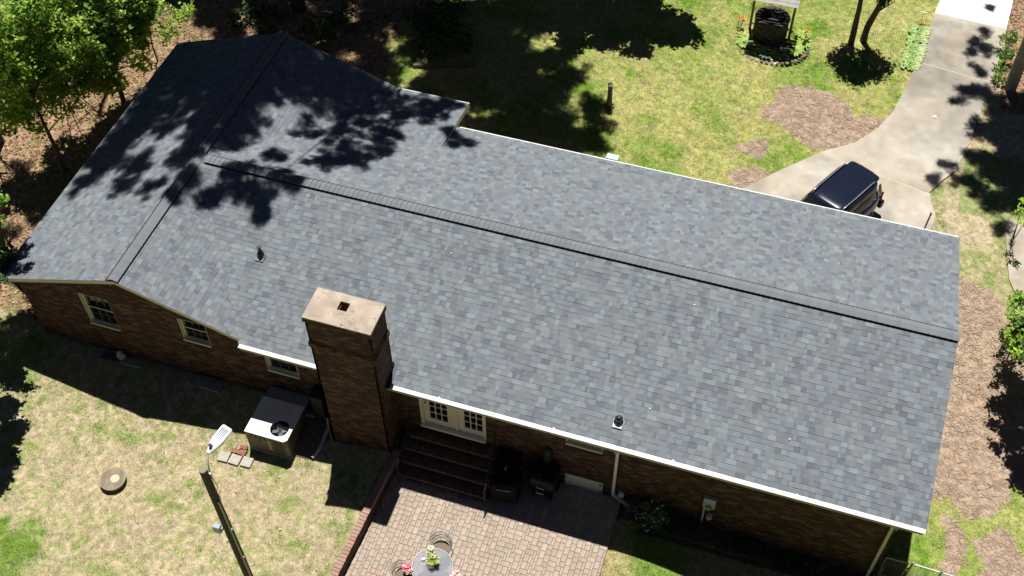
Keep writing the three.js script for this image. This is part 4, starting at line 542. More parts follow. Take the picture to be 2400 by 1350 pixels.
// ------------------------------------------------------------------ foliage tools
const leafMat = (rough = .75, tr = .38) => new THREE.MeshPhysicalMaterial({ color: WHITE, roughness: rough, transmission: tr, thickness: 0, side: THREE.DoubleSide });
const LM = leafMat(), LDENSE = mat(WHITE, .8, { side: THREE.DoubleSide });
function leafCluster(n, R, l, w, up = .6) { const m = new MB(); for (let k = 0; k < n; k++) { const p = V(gauss(), gauss() * .7, gauss()).multiplyScalar(R * .6), nn = V(gauss(), up + Math.abs(gauss()), gauss()).normalize(), a = V(gauss(), gauss() - .3, gauss()).projectOnPlane(nn).normalize(), b = V().crossVectors(nn, a), s = rr(.75, 1.25), t = p.clone().addScaledVector(a, l * s), c1 = p.clone().addScaledVector(a, l * s * .45).addScaledVector(b, w * s * .5).addScaledVector(nn, .15 * w), c2 = p.clone().addScaledVector(a, l * s * .45).addScaledVector(b, -w * s * .5).addScaledVector(nn, .15 * w); m.tri(p, c1, t, WHITE, [0, 0], [1, 0], [1, 1]); m.tri(p, t, c2, WHITE, [0, 0], [1, 0], [1, 1]); } return m.geometry(); }
const CL = [0, 1, 2].map(() => leafCluster(9, .2, .125, .085)), CLs = leafCluster(12, .13, .07, .045), TUFT = leafCluster(26, .3, .3, .06, .1), BIG = leafCluster(20, .34, .2, .13);
const greens = (lo, hi, n) => Array.from({ length: n }, (_, k) => C(...lo.map((v, i) => v + (hi[i] - v) * k / (n - 1))));
function fillBlobs(blobs, dens, sc, cols, shell = .55) { // blobs [x, y, z, r]
  const out = []; for (const [x, y, z, r, ry = .8] of blobs) { const n = Math.max(3, Math.round(dens * r * r * r)); for (let k = 0; k < n; k++) { const u = V(gauss(), gauss(), gauss()).normalize(), q = r * Math.pow(shell + (1 - shell) * rnd(), .8) * (.72 + .5 * vn(u.x * 2.3 + x * 3, u.y * 2.3 + u.z * 2.1 + z, 14)); const s = sc * rr(.75, 1.3), c = pick(cols), f = rr(.8, 1.2); out.push([M4(V(x + u.x * q, y + u.y * q * ry, z + u.z * q), [rr(-.6, .6), rnd() * 6.28, rr(-.6, .6)], V(s, s, s)), C(c.r * f, c.g * f, c.b * f)]); } }
  return out;
}
function limb(m, pts, r0, r1, seg = 14) { const c = new THREE.CatmullRomCurve3(pts), P = c.getPoints(seg), rad = 8; const rings = P.map((p, i) => { const t = c.getTangent(i / seg), a = V(1, 0, .3).cross(t).normalize(), b = V().crossVectors(t, a), r = r0 + (r1 - r0) * i / seg; return Array.from({ length: rad }, (_, k) => { const q = k / rad * 6.2832, w = r * (1 + .18 * (vn(k * 1.7 + p.x, p.y * 3, 15) - .5)); return p.clone().addScaledVector(a, Math.cos(q) * w).addScaledVector(b, Math.sin(q) * w); }); }); for (let i = 0; i < seg; i++) for (let k = 0; k < rad; k++) { const j = (k + 1) % rad; m.quad(rings[i][k], rings[i][j], rings[i + 1][j], rings[i + 1][k], WHITE, [k * .1, i * .3]); } return m; }
function tree(name, base, top, r0, blobs, o) { // trunk with limbs to the blobs, crown of leaf clusters
  const t = thing(name, base, 0, o.label, o.category || 'tree', o.group), B = V(...base), tr = new MB(), tp = V(...top).sub(B);
  limb(tr, [V(0, -.1, 0), V(tp.x * .3 + rr(-.06, .06), tp.y * .35, tp.z * .3), V(tp.x * .7 + rr(-.08, .08), tp.y * .7, tp.z * .7), tp], r0, r0 * .45, 16);
  for (const b of blobs) if (b[3] > .28 && rnd() < (o.limbs || .8)) { const e = V(b[0], b[1], b[2]).sub(B), s = V().copy(tp).multiplyScalar(Math.max(.3, Math.min(.95, (e.y - .35 * Math.hypot(e.x - tp.x, e.z - tp.z)) / tp.y))); limb(tr, [s, s.clone().lerp(e, .5).add(V(0, .05, 0)), e], r0 * .3, r0 * .08, 8); }
  tr.build('trunk', o.bark || M.bark, t);
  const L = fillBlobs(blobs.map(b => [b[0] - B.x, b[1] - B.y, b[2] - B.z, b[3], b[4]]), o.dens, o.sc || 1, o.cols, o.shell); tag(inst('crown', o.leaf || pick(CL), o.mat || LM, L, t), null, null, null, 'stuff'); return t;
}
const strap = (n, l, w, droop) => { const m = new MB(); for (let k = 0; k < n; k++) { const a = k * 2.399 + rr(-.2, .2), L = l * rr(.7, 1.15), c = Math.cos(a), s = Math.sin(a), W = w * rr(.7, 1.2), P = [0, .35, .7, 1].map((t, i) => [L * t * .75, L * (t * .8 - droop * t * t), W * [.5, 1, .8, .05][i]]); for (let i = 0; i < 3; i++) { const f = (q, sd) => V(c * q[0] - s * q[2] * sd * .5, q[1] + Math.abs(sd) * .1 * q[2], s * q[0] + c * q[2] * sd * .5); m.quad(f(P[i], -1), f(P[i], 1), f(P[i + 1], 1), f(P[i + 1], -1)); } } return m.geometry(); };
const petals = (n, r) => { const m = new MB(); for (let k = 0; k < n; k++) { const a = k / n * 6.2832 + rr(-.2, .2), q = rr(.7, 1.1), c = Math.cos(a) * r * q, s = Math.sin(a) * r * q; m.quad(V(0, 0, 0), V(c * .6 - s * .4, r * .3, s * .6 + c * .4), V(c, r * .25, s), V(c * .6 + s * .4, r * .3, s * .6 - c * .4)); } m.geo(new THREE.IcosahedronGeometry(r * .22, 0), T(0, r * .15, 0)); return m.geometry(); };
function plant(name, x, z, label, category, group, parts, y = groundY(x, z) - .04) { const p = thing(name, [x, y, z], rnd() * 6.28, label, category, group); for (const [n, g, m] of parts) mesh(n, g, m, p); return p; }
const solid = (c, r = .7) => mat(c, r, { side: THREE.DoubleSide });
// ------------------------------------------------------------------ trees at the left
const lift = (L, Y, k = 1, j = 1.2, fringe = 0) => L.flatMap(([x, y, z, r]) => { const out = []; const put = (dx, dz, q) => { const h = Y + rr(-j, j) - y; out.push([x + dx + SUN.x * h, y + h, z + dz + SUN.z * h, q, .7]); }; put(0, 0, r * k); for (let i = 0; i < fringe; i++) { const a = rnd() * 6.28, d = r * k * rr(.75, 1.25); put(Math.cos(a) * d, Math.sin(a) * d * 1.2, Math.min(.3, r * rr(.18, .4))); } return out; });
const GL = greens([.12, .27, .02], [.36, .58, .06], 5), GD = greens([.03, .065, .014], [.085, .15, .03], 4), GM = greens([.08, .16, .02], [.26, .4, .04], 4), GY = greens([.36, .58, .04], [.54, .72, .09], 4);
const at = (u, v, y) => { // a point of the garden seen in a given direction at a given height
  const f = 2725.192, cy = Math.cos(-.325), sy = Math.sin(-.325), cp = Math.cos(.896), sp = Math.sin(.896), c = Math.cos(-.015), s = Math.sin(-.015), fw = V(sy * cp, -sp, -cy * cp), r0 = V(cy, 0, sy), u0 = V().crossVectors(r0, fw), rt = r0.clone().multiplyScalar(c).addScaledVector(u0, s), up = r0.clone().multiplyScalar(-s).addScaledVector(u0, c), d = fw.addScaledVector(rt, (u - 1200) / f).addScaledVector(up, -(v - 675) / f), t = (y - camP.y) / d.y; return V().copy(camP).addScaledVector(d, t); };
const bl = (L, r) => L.map(([u, v, y, q]) => { const p = at(u, v, y); return [p.x, p.y, p.z, q || r * rr(.9, 1.3)]; });
tree('broadleaf_tree', [-7.03, 0, -1.79], [-7.0, 3.6, -1.75], .085, bl([[60, 150, 4.2], [15, 200, 3.8], [105, 215, 3.1], [140, 255, 2.5, .42], [155, 185, 3], [60, 250, 2.8], [120, 140, 4], [25, 100, 5], [90, 290, 2.2, .35], [180, 240, 2.3, .3], [90, 180, 3.6], [40, 160, 4.4], [140, 110, 4], [75, 110, 4.6]], .58), { label: 'slim tree with a leaning leafy crown nearest the left roof edge', dens: 400, cols: [...GL, ...GY, ...GY], group: 'young trees at the left of the house' });
tree('broadleaf_tree', [-6.94, 0, -5.5], [-6.85, 3.2, -5.4], .1, bl([[220, 60, 3.6], [255, 120, 3], [305, 95, 2.5], [200, 130, 3.5], [275, 195, 2, .4], [200, 195, 2.9, .45], [315, 35, 3], [335, 150, 1.8, .35], [160, 60, 4.5], [240, 10, 3.9], [160, 120, 4], [230, 170, 2.6], [285, 60, 3], [180, 40, 4.2], [240, 90, 3.3]], .6), { label: 'thicker-trunked tree with a dark crown behind the slim one, left of the roof', dens: 390, cols: [...GM, ...GL, ...GY, ...GY], group: 'young trees at the left of the house' });
tree('sapling', [-6.85, 0, -7.84], [-6.8, 2.1, -7.8], .035, bl([[420, 38, 2, .32], [392, 72, 1.6, .3], [368, 20, 2.2, .34], [440, 22, 2, .25], [340, 42, 2.4, .34], [385, 95, 1.2, .2], [415, 75, 1.4, .18]], .3), { label: 'thin sapling with bright yellow-green leaves near the far left roof corner', dens: 900, sc: .75, cols: [...GY, ...GL], group: 'young trees at the left of the house' });
tree('broadleaf_tree', [-9.94, 0, -2.39], [-9.7, 4.3, -2.2], .1, bl([[20, 50, 5.4], [70, 15, 5.4], [100, 65, 4.9], [12, 290, 2.2, .5], [40, 255, 2.6, .5], [-40, 150, 4.2], [-40, 250, 3.2]], .65), { label: 'tree at the far left edge with its trunk half out of view', dens: 400, cols: [...GL, ...GY], group: 'young trees at the left of the house' });
tree('broadleaf_tree', [-10.2, 0, -6.9], [-10, 4, -6.8], .11, bl([[130, 5, 5], [190, 0, 4.6], [265, 5, 3.8], [60, -30, 5.5], [200, -50, 5], [300, -20, 4], [340, 0, 3.4, .5], [100, 30, 5], [230, 30, 4.2]], .7), { label: 'tree at the top left corner with its crown cut by the picture edge', dens: 390, cols: [...GM, ...GL, ...GY], group: 'young trees at the left of the house' });
tree('sapling', [-6.7, .05, 1.9], [-6.6, 1.8, 1.9], .03, bl([[-6, 470, 1.9, .28], [-4, 520, 1.6, .26], [2, 570, 1.3, .2], [-30, 500, 1.8, .35]], .3), { label: 'small leafy sapling at the left edge beside the lower roof corner', dens: 900, sc: .75, cols: GL });
tree('sapling', [-4.75, .2, 5.5], [-4.7, 1.4, 5.4], .025, bl([[0, 742, 1.4, .14], [3, 765, 1.1, .12], [-30, 740, 1.4, .3]], .2), { label: 'low bright green sapling at the left edge below the gable eave', dens: 1400, sc: .6, cols: GY });
tree('tall_pine', [-9.5, 0, -11.5], [-8.6, 13, -8.5], .16, lift([[-6.2, 0, -1.2, .5], [-5.4, 0, -2.2, .5], [-6.6, 0, -3, .45], [-5.6, 0, -3.6, .5], [-6.2, 0, -4.6, .5], [-5.2, 0, -.6, .5], [-6.8, 0, .4, .6], [-5.8, 0, 1, .6], [-7.6, 0, 1.4, .6], [-5.2, 0, 2.4, .6], [-6.4, 0, -6.2, .4], [-7.6, 0, -.6, .4], [-4.6, 0, 1, .5], [-4.6, 0, 3.4, .6], [-8.6, 0, -1.4, .5], [-5, 0, -8.6, .5], [-4, 0, -9, .5]], 13, 1, 1, 2), { label: 'tall pine out of view dappling the litter at the left of the house', dens: 160, leaf: TUFT, sc: .6, mat: LDENSE, cols: GD, shell: .1, limbs: .12 });
// shade trees: tall crowns lifted towards the sun from the shade they cast
const ROOFS = [[-3.65, 3.22, -5.08, .82], [-2.34, 3.67, -5.15, .89], [-.89, 4.16, -5.2, .86], [-3.55, 3.25, -3.75, .72], [-2.13, 3.74, -3.62, .85], [-.73, 4.22, -3.69, .95], [-3.45, 3.29, -2.48, .61], [-.57, 4.27, -2.26, .75], [-1.6, 3.9, -2.5, .4], [-2.4, 3.6, -2.3, .35], [-3.35, 3.32, -1.27, .7], [-1.95, 3.8, -1.38, .36], [-.38, 4.34, -1.08, .58], [-3.43, 3.29, -.11, .66], [-2.08, 3.76, .23, .42], [-.46, 4.31, -.16, .42], [-3.48, 3.28, .85, .35], [-1.98, 3.79, 1.1, .3], [-.92, 4.15, 1.3, .26], [.08, 4.5, .98, .32], [-.03, 4.46, 1.6, .16], [.39, 4.33, -5.38, .54], [.33, 4.35, -4.27, .58], [1.17, 4.07, -4.88, .59], [1.98, 3.79, -5.26, .6], [.41, 4.33, -3.2, .5], [1.2, 4.02, -3.9, .38], [.28, 4.37, -2.02, .52], [.48, 4.3, -1.02, .46], [2.94, 3.46, -5.32, .5], [1.7, 3.6, -4.5, .4]];
const ROOFS2 = [[1.95, 3.49, -3.5, .36], [2.49, 3.34, -4.28, .5], [2.21, 3.82, -2.47, .3], [3.14, 3.71, -2.88, .5], [3.35, 4.14, -1.26, .48], [4.14, 4.05, -1.6, .46], [4.52, 3.83, -2.42, .42], [4.1, 3.17, -4.92, .42], [4.96, 3.09, -5.25, .42], [5.6, 3.0, -5.5, .36], [4.6, 3.53, -3.55, .3], [6.7, 3.44, -3.85, .3], [6.13, 3.4, -4.06, .16], [1.97, 4.19, -1.04, .26], [3.75, 3.49, -3.7, .4], [3.3, 3.3, -4.6, .45], [2.9, 3.5, -3.7, .4], [4.4, 3.3, -4.3, .4], [5.4, 3.1, -5.1, .4], [3.6, 3.9, -2.1, .4], [4.3, 3.6, -3.1, .35], [5.2, 3.1, -4.6, .3], [1.1, 4.28, .76, .36], [.96, 4.14, 1.3, .17], [1.91, 4.35, .48, .36], [2.3, 4.2, 1.0, .2], [2.52, 4.46, .05, .34], [1.38, 4.42, .19, .42], [3.06, 4.46, .05, .16], [2.59, 4.13, 1.3, .1]];
const FARS = [[-2.69, 0, -11.2, .82], [-1.45, 0, -11.59, .6], [-3.95, 0, -11.62, .7], [-5.2, 0, -12.4, .8], [-6.6, 0, -12.6, .6], [-1.15, 0, -10.1, .47], [-2.2, 0, -9.6, .5], [-3.4, 0, -9.8, .6], [.4, 0, -9.4, .47], [1.55, 0, -12.6, .6], [3.15, 0, -9.2, .62], [1.86, 0, -8.9, .4], [3.73, 0, -10.16, .69], [2.58, 0, -12.85, .97], [1.9, 0, -11.3, .5], [3.1, 0, -11.6, .7], [3.89, 0, -13.52, .97], [4.76, 0, -11.47, .94], [5.06, 0, -9.61, .7], [6.09, 0, -10.41, .8], [5.21, 0, -12.62, .6], [6.86, 0, -9.01, .66], [7.54, 0, -10.39, .6], [8.13, 0, -8.96, .6], [9.0, 0, -8.3, .5], [9.1, 0, -10.2, .4], [9.6, 0, -8.6, .42], [9.55, 0, -9.6, .3], [7.9, 0, -11.5, .5], [7.95, 0, -7.9, .6], [7, 0, -7.6, .6], [6, 0, -8, .5], [8.7, 0, -7.3, .5], [5.67, 0, -14.34, .73], [4.9, 0, -15.2, .8], [6.2, 0, -15.8, .7], [-.2, 0, -13.2, .7], [-4.3, 0, -13.6, .9], [-2.3, 0, -13.6, .9], [-6, 0, -10.8, .6], [-7.4, 0, -11.6, .7], [-5, 0, -10, .5], [-.4, 0, -11, .5], [.6, 0, -10.6, .5], [-8.4, 0, -13, .8], [-4.6, 0, -9.4, .4], [.8, 0, -13.8, .7], [1, 0, -9, .5], [1.3, 0, -9.9, .5], [.9, 0, -8.4, .5], [2.4, 0, -8.3, .5], [3.3, 0, -8.3, .5], [4.5, 0, -8.2, .5], [5.2, 0, -7.8, .5], [6.4, 0, -12, .5], [7.2, 0, -12.4, .45], [-.6, 0, -8.9, .5], [-1.6, 0, -8.6, .5], [0, 0, -12, .5]];
const DG = greens([.02, .04, .01], [.05, .09, .02], 3);
tree('tall_pine', [-3.12, 0, -12.2], [-1.9, 19, -10.4], .3, lift(ROOFS, 20, 1.2, 1.2, 7), { label: 'massive grey trunk rising out of the picture behind the far gable', dens: 420, leaf: TUFT, sc: .62, mat: LDENSE, cols: DG, shell: .1, limbs: .12 });
tree('tall_pine', [3.0, 0, -19], [2.4, 18, -10.5], .2, lift(ROOFS2, 18, 1.06, 1.2, 7), { label: 'tall pine out of view shading the roof slope beyond the ridge', dens: 270, leaf: TUFT, sc: .62, mat: LDENSE, cols: DG, shell: .1, limbs: .12 });
tree('tall_pine', [6.5, 0, -24], [4.5, 14, -15.5], .2, lift(FARS, 15, 1.45, 1.5, 4), { label: 'tall pine out of view shading the lawn beyond the roof', dens: 300, leaf: TUFT, sc: .72, mat: LDENSE, cols: DG, shell: .1, limbs: .12 });
tree('shade_tree', [9.5, 0, -18.6], [9.4, 3.6, -17.4], .16, lift([[6.98, 0, -14.6, .97], [8, 0, -15.07, 1.1], [9.3, 0, -15.21, 1.15], [10.58, -.07, -15.43, 1.05], [9.97, 0, -13.95, .6], [11.3, -.14, -15.3, .6], [8.7, 0, -13.8, .62], [7.49, 0, -13.4, .6], [9.2, 0, -16.4, .9], [7.6, 0, -16.4, .9]], 4.4, 1, .4), { label: 'low spreading tree out of view casting the sharp leafy shadow on the far lawn', dens: 170, leaf: BIG, mat: LDENSE, cols: GD, shell: .25 });
tree('shade_tree', [-4.6, .05, 8.2], [-4.4, 3, 7.4], .12, lift([[-3.6, .05, 7.1, .5], [-2.95, .05, 7.8, .5], [-2.6, .05, 8.7, .48], [-2.25, .05, 9.4, .33], [-2.85, .05, 7.5, .22], [-3.4, .05, 8.4, .7], [-3.95, .1, 6.1, .42], [-3.3, .1, 6.25, .22], [-4.1, .28, 5.2, .5], [-3.1, .05, 9.4, .6]], 3.3, 1, .3), { label: 'tree out of view at the left casting shade on the near lawn corner', dens: 420, leaf: BIG, sc: .7, mat: LDENSE, cols: GD, shell: .2 });
tree('shade_tree', [-6.4, .05, 2.6], [-5, 7, 1.8], .12, lift([[-3.99, 3.1, 3.98, .36], [-3.3, 3.34, 4.34, .2], [-3.94, 3.12, 4.47, .3], [-4.29, 3, 3.47, .2], [-3.6, 3.3, 4.5, .16], [-3.75, 3.2, 3.6, .12], [-4.3, 0, 4.6, .6], [-4.9, 0, 5.2, .6], [-4.2, .4, 5.9, .5]], 8.2, 1, .3), { label: 'tree out of view at the left shading the lower left roof corner', dens: 600, leaf: BIG, sc: .6, mat: LDENSE, cols: GD, shell: .1 });
tree('pine', [23.3, -.55, -16.3], [22.9, 13, -17.2], .22, lift([[22.96, -.55, -14.91, .42], [22.44, -.55, -13.83, .42], [23.33, -.55, -13.43, .6], [22.5, -.55, -12.26, .45], [23.14, -.55, -11.84, .62], [23.73, -.55, -14.23, .6], [23.9, -.55, -12.4, .55], [22.2, -.55, -11.12, .36], [23.09, -.55, -10.37, .5], [22.6, -.55, -10.84, .3], [23.5, -.55, -9.2, .26], [21.97, -.55, -18.42, .26], [22.3, -.55, -18.2, .25], [22.23, -.55, -19.29, .14], [21.7, -.55, -17.82, .15], [22.06, -.55, -17.05, .16], [22.3, -.55, -16.9, .16], [21.86, -.55, -15.64, .32], [21.61, -.55, -14.96, .18], [22.3, -.55, -15.78, .36], [21.5, -.55, -11.47, .2], [21.15, -.55, -10.82, .2], [22.3, -.55, -20.7, .1], [24.3, -.55, -15.6, .8], [24.6, -.55, -13.6, .8], [23.6, -.55, -14.9, .6], [23.0, -.55, -14.0, .5], [23.9, -.55, -13.0, .6], [23.4, -.55, -12.4, .5], [24, -.55, -11.6, .6], [23.8, -.55, -10.6, .5], [22.8, -.55, -15.6, .3]], 13, 1.15, 1, 2), { label: 'pale-barked pine trunk leaning at the right edge beside the driveway', dens: 500, leaf: TUFT, sc: .65, mat: LDENSE, cols: DG, shell: .1, limbs: .12, bark: mat(C(.3, .27, .23), .95, { map: rep(BLOTCH, 1.2), bumpMap: rep(BLOTCH, 3), bumpScale: .03 }) });
tree('shade_tree', [25.6, -.55, -2.2], [25.2, 2.6, -2.6], .1, lift([[23.95, -.55, -1.92, .46], [24.25, -.55, -1.12, .5], [24.2, -.55, -2.96, .4], [24.45, -.55, -.31, .45], [23.6, -.55, -2.77, .12], [24.43, -.55, -2.11, .6], [23.6, -.55, -1.4, .1], [23.75, -.55, -.6, .12], [24.6, -.55, .3, .4]], 2.2, 1, .25), { label: 'leafy tree out of view at the right casting shade on the mulch', dens: 420, leaf: BIG, sc: .7, mat: LDENSE, cols: [...GD, ...GL], shell: .2 });

function bush(name, blobs, base, o) { const t = thing(name, base, 0, o.label, o.category || 'shrub', o.group), B = V(...base), st = new MB(); for (const b of blobs) limb(st, [V(rr(-.05, .05), -.05, rr(-.05, .05)), V(b[0] - B.x, b[1] - B.y, b[2] - B.z).multiplyScalar(.55), V(b[0] - B.x, b[1] - B.y, b[2] - B.z)], .02, .006, 6); st.build('stem', M.bark, t); tag(inst('foliage', o.leaf || CLs, o.mat || LDENSE, fillBlobs(blobs.map(b => [b[0] - B.x, b[1] - B.y, b[2] - B.z, b[3], b[4] || .8]), o.dens || 700, o.sc || 1, o.cols || GD, o.shell || .4), t), null, null, null, 'stuff'); return t; }
bush('leafy_bush', bl([[2385, 745, .9, .34], [2372, 785, .7, .3], [2398, 700, 1.1, .34], [2392, 830, .5, .3], [2400, 780, 1, .4], [2378, 715, .5, .25]], .3), [24.0, -.55, -4.3], { label: 'bright yellow-green bush at the right edge above the mulch strip', category: 'bush', cols: [...GY, ...GL, ...GL], leaf: CL[1], sc: .7, dens: 900, mat: LM });
bush('leafy_bush', bl([[2393, 495, 1.0, .16], [2402, 520, .9, .2], [2400, 470, 1.0, .14]], .2), [23.75, -.55, -8.6], { label: 'small bright green bush at the right edge above the pale concrete walk', category: 'bush', cols: GY, leaf: CL[1], sc: .6, dens: 1800, mat: LM });
bush('leafy_bush', bl([[2360, 95, .0, .3], [2352, 130, -.15, .28], [2345, 165, -.15, .26], [2345, 190, -.3, .2], [2372, 85, .1, .3], [2368, 120, 0, .25]], .3), [22.95, -.55, -17.6], { label: 'low green bush between the driveway edge and the leaning pine trunk', category: 'bush', cols: [...GL, ...GD], leaf: CL[0], sc: .6, dens: 1300, mat: LM });
bush('dark_shrub', bl([[1000, 60, .6, .55], [1060, 50, .7, .55], [1090, 100, .4, .42], [1030, 110, .5, .5], [985, 110, .3, .36], [970, 30, .6, .5], [1070, 20, .7, .5], [1020, 15, .8, .5]], .5), [2.9, 0, -12.4], { label: 'broad dark shrub in shade inside the timber edging beyond the roof', cols: GD, leaf: CL[2], sc: .8, dens: 420 });
bush('dark_shrub', bl([[760, 80, .5, .5], [810, 30, .6, .45], [720, 60, .5, .4], [775, 40, .6, .45]], .5), [-1.6, 0, -11.9], { label: 'dark shrub beside the massive grey trunk behind the far gable', cols: GD, leaf: CL[2], sc: .8, dens: 420 });
bush('dark_shrub', bl([[560, 40, .3, .4], [620, 60, .3, .4], [600, 15, .5, .45], [650, 30, .3, .35]], .5), [-4.3, 0, -12], { label: 'dark shrub left of the massive grey trunk behind the far gable', cols: GD, leaf: CL[2], sc: .8, dens: 420 });
{ // timber edging and a metal post by the shrub bed
  for (const [a, b, lab] of [[[2.33, -10.32], [4.45, -11.05], 'dark timber edging along the front of the shrub bed beyond the roof'], [[-1.7, -10.9], [.25, -12.8], 'long dark log lying diagonally in the dappled litter behind the far gable']]) { const m = new MB(); limb(m, [V(a[0], .06, a[1]), V((a[0] + b[0]) / 2 + .04, .07, (a[1] + b[1]) / 2), V(b[0], .06, b[1])], .075, .065, 12); tag(m.build('timber_edging', M.wood), lab, 'timber'); }
  const p = thing('metal_post', [3.33, 0, -13.75], 0, 'thin grey metal post at the corner of the dark shrub bed', 'post'), m = new MB(); m.rod(V(0, 0, 0), V(0, 1.3, 0), .03, 12); m.build('shaft', mat(C(.3, .33, .38), .4, { metalness: .5 }), p); mesh('finial', new THREE.SphereGeometry(.037, 14, 8).translate(0, 1.3, 0), M.steel, p);
}
// ------------------------------------------------------------------ far lawn: post, twin-trunk tree, well, hostas
{
  const p = thing('wooden_post', [9.71, -.02, -10.45], 0, 'short round grey post with a pale cap standing alone on the far lawn', 'post');
  mesh('shaft', new THREE.LatheGeometry([[.1, 0], [.1, .3], [.085, .34], [.083, .92], [.095, .95]].map(q => new THREE.Vector2(...q)), 24), mat(C(.2, .18, .14), .9, { map: G2, side: THREE.DoubleSide }), p); mesh('cap', new THREE.LatheGeometry([[.1, .95], [.105, .97], [.09, 1.0], [0, 1.02]].map(q => new THREE.Vector2(...q)), 24), mat(C(.5, .48, .4), .8, { side: THREE.DoubleSide }), p); const r = new MB(); for (let k = 0; k < 9; k++) { const a = k * .7; r.geo(new THREE.DodecahedronGeometry(.05, 0), M4(V(Math.cos(a) * .15, .02, Math.sin(a) * .15), [k, k, 0], V(1, .6, 1)), pick([C(.3, .26, .2), C(.2, .17, .13)])); } r.build('base_stone', M.plain, p);
  const m = thing('marker_post', [20.96, -.55, -8.2], 0, 'thin dark marker post at the driveway end beside the far eave', 'post'), g = new MB(); g.rod(V(0, 0, 0), V(.02, .9, 0), .025, 10); g.build('shaft', M.bark, m); const h = new MB(); h.box(.02, .92, 0, .07, .05, .07); h.build('cap', M.wood, m);
}
{
  const blobs = lift([[17.1, -.55, -16.1, .52], [17.7, -.55, -15.7, .62], [18.4, -.55, -15.7, .6], [18.75, -.55, -16.25, .45], [17.9, -.55, -15.15, .45], [17.4, -.55, -15.5, .4], [18.1, -.55, -16.5, .55], [17.3, -.55, -16.7, .4]], 2.9, 1, .25);
  const t = tree('twin_trunk_tree', [17.43, -.55, -17.14], [17.2, 2.6, -17.05], .13, blobs, { label: 'small tree with two bare trunks at the top of the far lawn', dens: 700, leaf: CL[0], sc: .85, mat: LDENSE, cols: GD, shell: .15 });
  const m = new MB(); limb(m, [V(.42, -.1, -.28), V(.45, .7, -.3), V(.62, 1.6, -.2), V(.8, 3, 0)], .14, .09, 14); limb(m, [V(.55, 1.3, -.24), V(.85, 1.8, -.1), V(1.1, 2.2, .05)], .04, .015, 8); m.build('trunk', M.bark, t);
  inst('leaves', CL[0], LM, fillBlobs(bl([[2072, 8, 1.6, .14], [2080, -5, 1.8, .2], [2062, 3, 1.7, .1]], .2).map(b => [b[0] - 17.43, b[1] + .55, b[2] + 17.14, b[3]]), 4000, .7, GD, .3), t).userData.kind = 'stuff';
}
